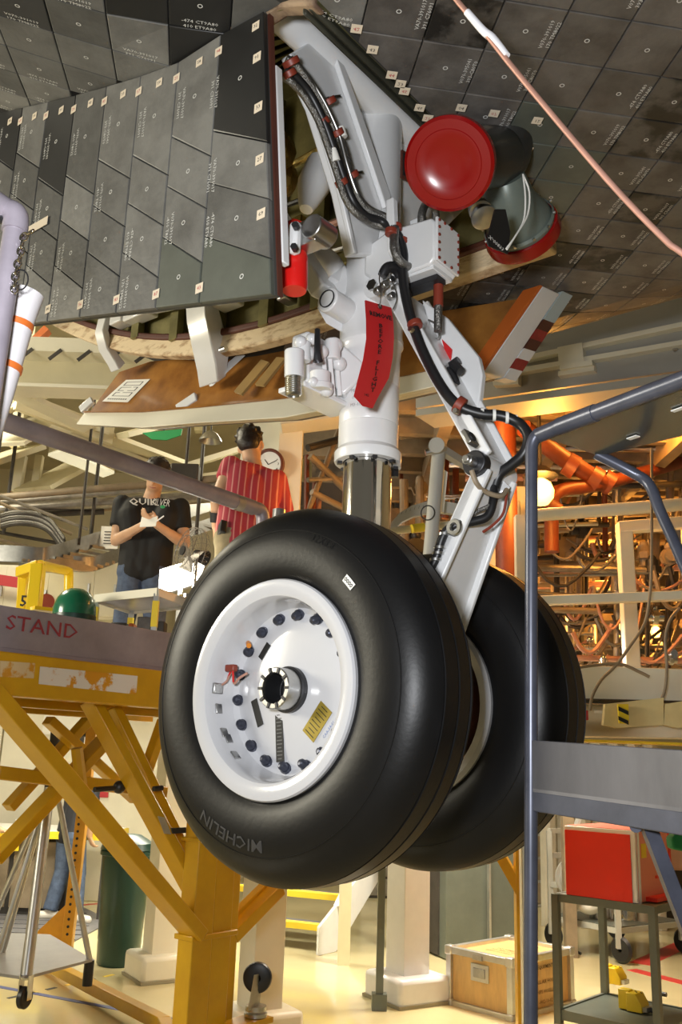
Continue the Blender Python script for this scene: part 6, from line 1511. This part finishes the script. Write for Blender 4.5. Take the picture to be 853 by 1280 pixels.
# left strip between column and piston
for k, (x0, y0, x1, y1, m, r) in enumerate(((385, 640, 425, 535, 'bgtan', .022), (383, 640, 384, 570, 'orangepipe', .02), (388, 570, 430, 610, 'bgtan', .03), (385, 600, 430, 598, 'bgsteel', .02), (390, 615, 430, 635, 'bgtan', .025), (392, 640, 394, 600, 'orangepipe', .02), (398, 640, 400, 618, 'copper', .018), (385, 560, 430, 548, 'bgdark', .03))): rp([(x0, y0, 6.6), (x1, y1, 6.8)], r, m, sub=1)
mb = MB(); mb.bx(P(405, 548, 7.4), .7, .1, .35); mb.build('equipment_box', 'bgtan', rk); mb = MB(); mb.bx(P(404, 622, 7.4), .5, .2, .2); mb.build('equipment_box', 'bgdark', rk)
# rack feet and uprights
for x in (505, 700, 880):
    p = P(x, 700, 8.8); mb = MB(); mb.bx(V3((p.x, p.y, zsf/2)), .1, .1, zsf); mb.build('upright', 'bgtan', rk)
# sodium lamp, in its housing
sl = thing('sodium_lamp', 'glaring orange sodium lamp beside the blue post', 'lamp', P(676, 640, 5.85))
c = P(676, 613, 5.85)
mb = MB(); mb.lathe([(0, -.10), (.05, -.095), (.085, -.05), (.09, 0), (.07, .05), (.03, .08)], c, Z3, 24); mb.build('bulb_glass', 'lamp', sl)
mb = MB(); mb.lathe([(.03, .08), (.10, .085), (.12, .10), (.05, .16), (.0, .165)], c, Z3, 24); mb.build('lamp_cap', 'darkmetal', sl)
mb = MB(); mb.cyl(c+Z3*.16, V3((c.x, c.y, zsf)), .014, n=8); mb.build('lamp_stem', 'darkmetal', sl)
point('sodium_lamp_light', c-Y3*.16, .08, 55, (1, .42, .07))
for k, (x, y, d, e) in enumerate(((577, 522, 5.7, 42), (800, 528, 6.1, 52), (820, 790, 7.9, 36), (600, 740, 7.9, 36), (760, 700, 8.2, 44))):  # lamps added behind other parts to strengthen the rack's orange glow
    t = thing('sodium_lamp', ['added fill lamp among the pipes behind the upper torque link', 'added fill lamp high in the rack behind the grey acrylic panel', 'added fill lamp low in the rack behind the white post', 'added fill lamp low behind the torque link', 'added fill lamp deep in the middle of the rack'][k], 'lamp', P(x, y, d))
    c = P(x, y, d); mb = MB(); mb.lathe([(0, -.05), (.03, -.045), (.045, 0), (.03, .04), (.015, .05)], c, Z3, 16); mb.build('bulb_glass', 'lamp', t); mb = MB(); mb.lathe([(.015, .05), (.06, .055), (.03, .09), (0, .09)], c, Z3, 16); mb.build('lamp_cap', 'darkmetal', t)
    mb = MB(); mb.cyl(c+Z3*.08, V3((c.x, c.y, zsf)), .008, n=6); mb.build('lamp_stem', 'darkmetal', t)
    point('rack_fill_light', c-Y3*.12, .06, e, (1, .40, .06))

# ================================================================== white guard rails in front of the rack
wr = thing('guard_rail', 'off-white pipe guard rail with square frame before the pipe rack', 'railing', P(760, 850, 5.3))
def wt(pts, w, h, nm, m='creamw'): 
    mb = MB(); mb.beam(P(*pts[0]), P(*pts[1]), w, h); return mb.build(nm, m, wr, bevel=.006)
mb = MB(); mb.cyl(P(660, 645, 5.3), P(900, 627, 5.1), .038, n=18); mb.build('rail_pipe', 'creamw', wr)
wt(((655, 752, 5.3), (900, 743, 5.2)), .06, .055, 'mid_rail')
wt(((780, 654, 5.5), (791, 846, 5.5)), .08, .085, 'frame_post'); wt(((774, 660, 5.5), (900, 650, 5.4)), .08, .07, 'frame_top'); wt(((862, 655, 5.5), (872, 846, 5.5)), .08, .085, 'frame_post')
wt(((600, 850, 5.25), (900, 862, 5.2)), .2, .19, 'sill_beam')
wt(((600, 873, 5.2), (900, 880, 5.15)), .22, .012, 'sill_line', 'bgdark')
wt(((640, 900, 5.3), (900, 905, 5.2)), .18, .17, 'lower_beam')
wt(((640, 923, 5.1), (900, 932, 5.0)), .2, .012, 'yellow_edge', 'tapeyel')
for x in (655, 890):
    p = P(x, 640, 5.35); mb = MB(); mb.bx(V3((p.x, p.y+.1, p.z/2)), .07, .07, p.z); mb.build('post', 'creamw', wr)
mb = MB(); mb.bx(P(700, 893, 5.05), .30, .03, .05); mb.build('red_plate', 'inkred', wr)
mb = MB(); mb.bx(P(752, 890, 5.03), .07, .006, .014); mb.build('plate_arrow', 'paper', wr)
for k, (x0, x1) in enumerate(((757, 830), (832, 910))):
    mb = MB(); mb.prism([P(x, y, 4.9) for x, y in ((x0, 880), (x1, 872+k*-5), (x1, 906), (x0+14, 910), (x0-2, 906))], Y3*.04); mb.build('protective_sheet', mat('clear_yellow_sheet', (.75, .62, .32), .3, var=.2), wr)
hz = thing('hazard_marker', 'black and yellow striped marker on the beam above the kick plate', 'marker', P(780, 906, 4.85))
hp = [(773, 880), (786, 880), (787, 905), (775, 904)]
mb = MB(); mb.prism([P(x, y, 4.86) for x, y in hp], Y3*.02); mb.build('plate', 'hazard', hz)
for y in (883, 895):
    mb = MB(); mb.prism([P(x, yy, 4.855) for x, yy in ((773.5, y), (786, y+6), (786.3, y+11), (773.8, y+5))], Y3*.004); mb.build('stripe', 'ink', hz)
for k, px in enumerate([[(738, 888), (741, 870), (752, 850), (770, 832), (790, 805), (806, 780), (812, 750), (815, 700), (815, 560)], [(826, 878), (832, 860), (834, 830), (832, 800), (838, 775), (850, 760)], [(700, 838), (740, 832), (775, 830), (800, 840), (812, 846)]]):
    mb = MB(); mb.tube([P(x, y, 4.95) for x, y in px], .0085, 8); mb.build('hanging_cable', 'bgtan', None, ['long tan cable looping over the guard rail', 'short tan cable at the right edge before the rack', 'tan cable lying along the sill beam'][k], 'cable')

# ================================================================== pale tube frame between strut and torque link
tf = thing('tube_frame', 'pale tube post with cross arm between the strut and torque link', 'frame', V3((P(538, 720, 3.3).x, 3.3, 0)))
a_, b_2 = P(549, 562, 3.3), P(536, 715, 3.3)
mb = MB(); mb.cyl(a_, b_2+(b_2-a_)*1.4, .026, n=18); mb.build('post', 'palegrey', tf)
e_ = b_2+(b_2-a_)*1.4; g_ = P(657, 985, 3.3); g_.z = e_.z+.03
mb = MB(); mb.cyl(e_+Z3*.03, g_, .014, n=12); mb.build('foot_bar', 'palegrey', tf)
mb = MB(); mb.cyl(g_, V3((g_.x-.0, g_.y, 0)), .013, n=12); mb.build('floor_leg', 'palegrey', tf)
mb = MB(); mb.cyl(a_+Z3*.0-X3*.015-Y3*.05, a_+X3*.008+Y3*.03+Z3*.01, .030, n=18); mb.build('cross_collar', 'palegrey', tf)
mb = MB(); mb.beam(P(552, 562, 3.3), P(612, 600, 3.6), .03, .03); mb.build('cross_arm', 'palegrey', tf)
mb = MB(); mb.cyl(P(532, 566, 3.28), P(548, 563, 3.28), .012, n=12); mb.build('knob', 'steel', tf)
mb = MB(); torus(mb, P(535, 641, 3.26), V3((.3, 1, 0)), Z3, .025, .0025, 1.1, 28, 6); mb.build('split_ring', 'darkmetal', tf)
mb = MB(); mb.prism([P(x, y, 3.45) for x, y in ((552, 585), (560, 590), (555, 640), (550, 640))], Y3*.02); mb.build('hanging_card', 'paper', tf)
bow = tf
outer_ = [(486, 662), (490, 652), (500, 641), (515, 632), (532, 627), (550, 625), (575, 630)]; inner_ = [(494, 660), (503, 652), (518, 645), (535, 641), (550, 640), (575, 643)]
mb = MB(); mb.prism([P(x, y, 3.6) for x, y in outer_+inner_[::-1]], Y3*.03); mb.build('arch', 'palegrey', bow)
mb = MB(); mb.cyl(P(486, 664, 3.6), P(600, 652, 3.7), .016, n=14); mb.build('base_bar', 'creamw', bow)
mb = MB(); mb.cyl(P(515, 661, 3.6), P(530, 659, 3.615), .0185, n=14); mb.build('yellow_tape', 'tapeyel', bow)
mb = MB()
for k in range(9):
    x, y = 497+k*5.4, 646-14*math.sin((k+1)*.17); put_text(mb, 'lllillill'[k], 5.5, lambda u, v: P(x+u+.3*v, y-v-(.5-.05*k)*u, 3.596), 0, .01)
mb.build('lettering', mat('grey_lettering', (.12, .12, .1), .6), bow, smooth=0, weld=False)

# ================================================================== cart with red cabinet, lower right
ZT = .85
TL, TR = PZ(695, 1117, ZT), PZ(816, 1133, ZT); ex = (TR-TL); ey = V3((-ex.y, ex.x, 0)).normalized()*.62; L_ = ex.length; exn = ex.normalized(); eyn = ey.normalized()
ct2 = thing('tool_cart', 'grey green two shelf steel cart under the red cabinet', 'cart', V3((TL.x, TL.y, 0))+ex/2+ey/2)
for nm, z in (('top_shelf', ZT), ('bottom_shelf', .20)):
    o = V3((TL.x, TL.y, z)); mb = MB(); mb.prism([o, o+ex, o+ex+ey, o+ey], -Z3*.006); sh_ = mb.build(nm, 'cartgreen', ct2)
    for u, v in ((o, o+ex), (o+ex, o+ex+ey), (o+ex+ey, o+ey), (o+ey, o)): 
        mb = MB(); mb.beam(u-Z3*.02, v-Z3*.02, .02, .045 if nm == 'top_shelf' else .055); mb.build('shelf_lip', 'cartgreen', sh_)
for i, o in enumerate((V3((0, 0, 0)), ex, ex+ey, ey)):
    p = V3((TL.x, TL.y, 0))+o; bb(p+Z3*.13, p+Z3*ZT, .042, .042, 'leg', 'cartgreen', ct2, up=exn)
    mb = MB(); mb.lathe([(.01, -.014), (.045, -.014), (.052, 0), (.045, .014), (.01, .014)], p+Z3*.052, exn, 20); mb.build('caster', 'black', ct2)
    mb = MB(); mb.box(p+Z3*.10, exn*.022, eyn*.02, Z3*.035); mb.build('caster_fork', 'steel', ct2)
rb = thing('red_cabinet', 'bright red cabinet with white front frame on the cart', 'cabinet', TL+ex/2)
o = TL+exn*.07+eyn*.02; wC = L_*.74; hC = .40; dC = .50
mb = MB(); mb.box(o+exn*wC/2+eyn*dC/2+Z3*(hC/2+.004), exn*wC/2, eyn*dC/2, Z3*hC/2); mb.build('body', 'boxpink', rb, bevel=.004)
mb = MB(); mb.box(o+exn*wC/2-eyn*.006+Z3*(hC/2+.004), exn*wC/2, eyn*.01, Z3*hC/2); mb.build('front_frame', 'white', rb, bevel=.003)
mb = MB(); mb.box(o+exn*(wC/2-.012)-eyn*.018+Z3*(hC/2-.008), exn*(wC/2-.016), eyn*.004, Z3*(hC/2-.012)); mb.build('front_panel', 'boxred', rb)
mb = MB(); mb.box(o+exn*wC/2+eyn*dC/2+Z3*(hC+.004), exn*wC/2, eyn*dC/2, Z3*.003); mb.build('top_panel', mat('dull_red', (.55, .16, .12), .4), rb)  # top in a paler, duller red than the front
for k in (.02, dC-.02): mb = MB(); mb.box(o+exn*wC+eyn*k+Z3*hC/2, exn*.006, eyn*.012, Z3*hC/2); mb.build('side_trim', 'white' if k < .1 else 'boxred', rb)
mb = MB(); mb.box(o+exn*(wC+.001)+eyn*.10+Z3*hC*.72, exn*.001, eyn*.035, Z3*.04); mb.build('yellow_sticker', 'hazard', rb)
for y, z in ((.28, .75), (.30, .33)): mb = MB(); mb.box(o+exn*(wC+.004)+eyn*y+Z3*hC*z, exn*.004, eyn*.05, Z3*.008); mb.build('latch', 'steel' if z > .5 else 'boxred', rb)
mb = MB(); mb.box(o+exn*(wC+.03)+eyn*.30+Z3*.02, exn*.04, eyn*.2, Z3*.012); mb.build('base_rail', 'boxred', rb)
o2 = V3((TL.x, TL.y, .203))
for k, (px, py, lab) in enumerate(((765, 1228, 'yellow machined block at the rear of the cart shelf'), (790, 1262, 'yellow machined block at the front of the cart shelf'))):
    t = thing('tooling_block', lab, 'tool block', PZ(px, py, .205)); c = PZ(px, py, .205)
    mb = MB(); mb.box(c+Z3*.055-exn*.035, exn*.035, eyn*.03, Z3*.055); mb.build('lug', 'yelbright', t, bevel=.004)
    mb = MB(); mb.prism([c+exn*x+Z3*z-eyn*.05 for x, z in ((-.01, 0), (.085, 0), (.085, .045), (.05, .10), (-.01, .10))], eyn*.11); mb.build('body', 'yelbright', t, bevel=.004)
    for j in range(4): mb = MB(); q = c+exn*(.02+.016*j)+Z3*.1012+eyn*(.02-.02*(j % 2)); mb.cyl(q, q+Z3*.002, .005, n=8); mb.build('hole', 'ink', t)
    mb = MB(); mb.box(c+exn*.09+Z3*.02, exn*.02, eyn*.035, Z3*.012); mb.build('threaded_end', 'steel', t)
for k, (px, py) in enumerate(((828, 1245), (812, 1265))):
    mb = MB(); c = PZ(px, py, .206); mb.cyl(c+Z3*.012-exn*.03, c+Z3*.012+exn*.03, .014, n=12); mb.build('socket_bit', 'darkmetal', None, ['black socket at the right of the cart shelf', 'small black socket at the front edge of the cart shelf'][k], 'socket')
# trolley with pump behind
tv = thing('pump_trolley', 'off-white frame trolley with pump and hose reel behind the cart', 'trolley', PZ(730, 1190, 0))
c0 = PZ(690, 1185, 0); c1_ = PZ(775, 1205, 0); ux = (c1_-c0); uyv = V3((-ux.y, ux.x, 0)).normalized()*.9
TVM = mat('trolley_grey', (.42, .42, .37), .4, var=.1)
for i, o in enumerate((V3((0, 0, 0)), ux, ux+uyv, uyv)):
    p = c0+o; bb(p+Z3*.12, p+Z3*(1.02 if i in (0, 3) else .55), .045, .045, 'upright', TVM, tv)
    mb = MB(); mb.lathe([(.02, -.02), (.09, -.022), (.11, 0), (.09, .022), (.02, .02)], p+Z3*.112+X3*.02, V3((.8, .6, 0)), 24); mb.build('wheel', 'black', tv)
for z in (.26, .55, .80, 1.02):
    for u, v in ((V3((0, 0, 0)), ux), (ux, ux+uyv), (ux+uyv, uyv), (uyv, V3((0, 0, 0)))):
        if z > .55 and (u.length > .01 and v.length > .01 and u != uyv): continue
        if z > .55 and not (u == uyv): continue
        bb(c0+u+Z3*z, c0+v+Z3*z, .04, .045, 'rail', TVM, tv)
mb = MB(); mb.prism([c0+Z3*.27, c0+ux+Z3*.27, c0+ux+uyv+Z3*.27, c0+uyv+Z3*.27], Z3*.02); mb.build('tray', 'cartgreen', tv)
for k, (s, t, r, h, m) in enumerate(((.45, .3, .09, .28, 'alu'), (.7, .4, .11, .32, 'chrome'), (.85, .6, .08, .26, 'bgtan'))):
    q = c0+ux*s+uyv*t+Z3*.29; mb = MB(); mb.lathe([(0, 0), (r, 0), (r, h*.8), (r*.8, h*.92), (r*.3, h), (0, h)], q, Z3, 24); mb.build('tank', m, tv)
q = c0+ux*.28+uyv*.1+Z3*.62; mb = MB(); mb.lathe([(.02, -.05), (.17, -.05), (.17, -.03), (.06, -.03), (.06, .03), (.17, .03), (.17, .05), (.02, .05)], q, V3((.3, -1, .1)), 36); mb.build('hose_reel', 'palegrey', tv)
mb = MB(); mb.ball(c0+ux*.5+uyv*.1+Z3*.42, .10, 1.2, 1, .9); mb.build('pump_head', 'paper', tv)
mb = MB(); mb.tube([c0+ux*.3+Z3*.5, c0+ux*.35-uyv*.1+Z3*.25, c0+ux*.4-uyv*.12+Z3*.08, c0+ux*.55-uyv*.1+Z3*.03], .012, 8); mb.build('hose', 'black', tv)
mb = MB(); mb.beam(c0+uyv*.4+Z3*1.02, c0+uyv*.5+Z3*1.28+ux*.1, .2, .02); mb.build('tilted_plate', 'white', tv)
# clear sheeting and pale covers behind the cart
cv = thing('covered_equipment', 'pale pinkish covered equipment at the right edge behind the stay', 'cover', V3((4.6, 11.2, 0)))
q = P(850, 1058, 10.8); mb = MB(); mb.bx(V3((q.x, 11.2, q.z)), 1.6, .7, .52); mb.build('cover', mat('faded_pink_cover', (.66, .42, .34), .5, var=.1), cv, bevel=.03)
mb = MB(); mb.bx(V3((q.x, 11.2, q.z/2-.13)), 1.4, .6, q.z-.26); mb.build('base', 'bgdark', cv)
q = P(800, 1022, 10.8); mb = MB(); mb.bx(V3((q.x+.3, 11.2, q.z)), 1.9, .4, .12); mb.build('rail', 'bgtan', cv)
cs_ = thing('plastic_curtain', 'hazy clear plastic sheeting behind the red cabinet', 'curtain', V3((3.2, 10.4, 0)))
for k in range(7):
    x = P(690, 1020, 10.2).x+k*.19; mb = MB(); mb.tube([V3((x, 10.4+.04*(k % 2), 0)), V3((x+.01, 10.42, 1.1)), V3((x, 10.4, 1.9))], .09, 8, sub=2); mb.build('fold', mat('hazy_plastic', (.55, .52, .42), .35, var=.2, scale=3), cs_)
for k, (px, py, w, d, h, lab) in enumerate(((640, 1130, .5, .5, .85, 'grey equipment cabinet between the crate and trolley'), (470, 1120, .8, .5, .7, 'dark storage unit beneath the tires in the rear'))):
    c = PZ(px, py+8, 0); mb = MB(); mb.bx(c+V3((.2, .6, h/2)), w, d, h); o = mb.build('storage_cabinet', 'bgdark' if k else 'palegrey', None, lab, 'cabinet', bevel=.01)
    for j in range(3): mb = MB(); mb.bx(c+V3((.2, .6-d/2-.01, h*(.18+.31*j))), w*.9, .02, h*.27); mb.build('drawer', 'bgtan' if not k else 'bgsteel', o, bevel=.006)
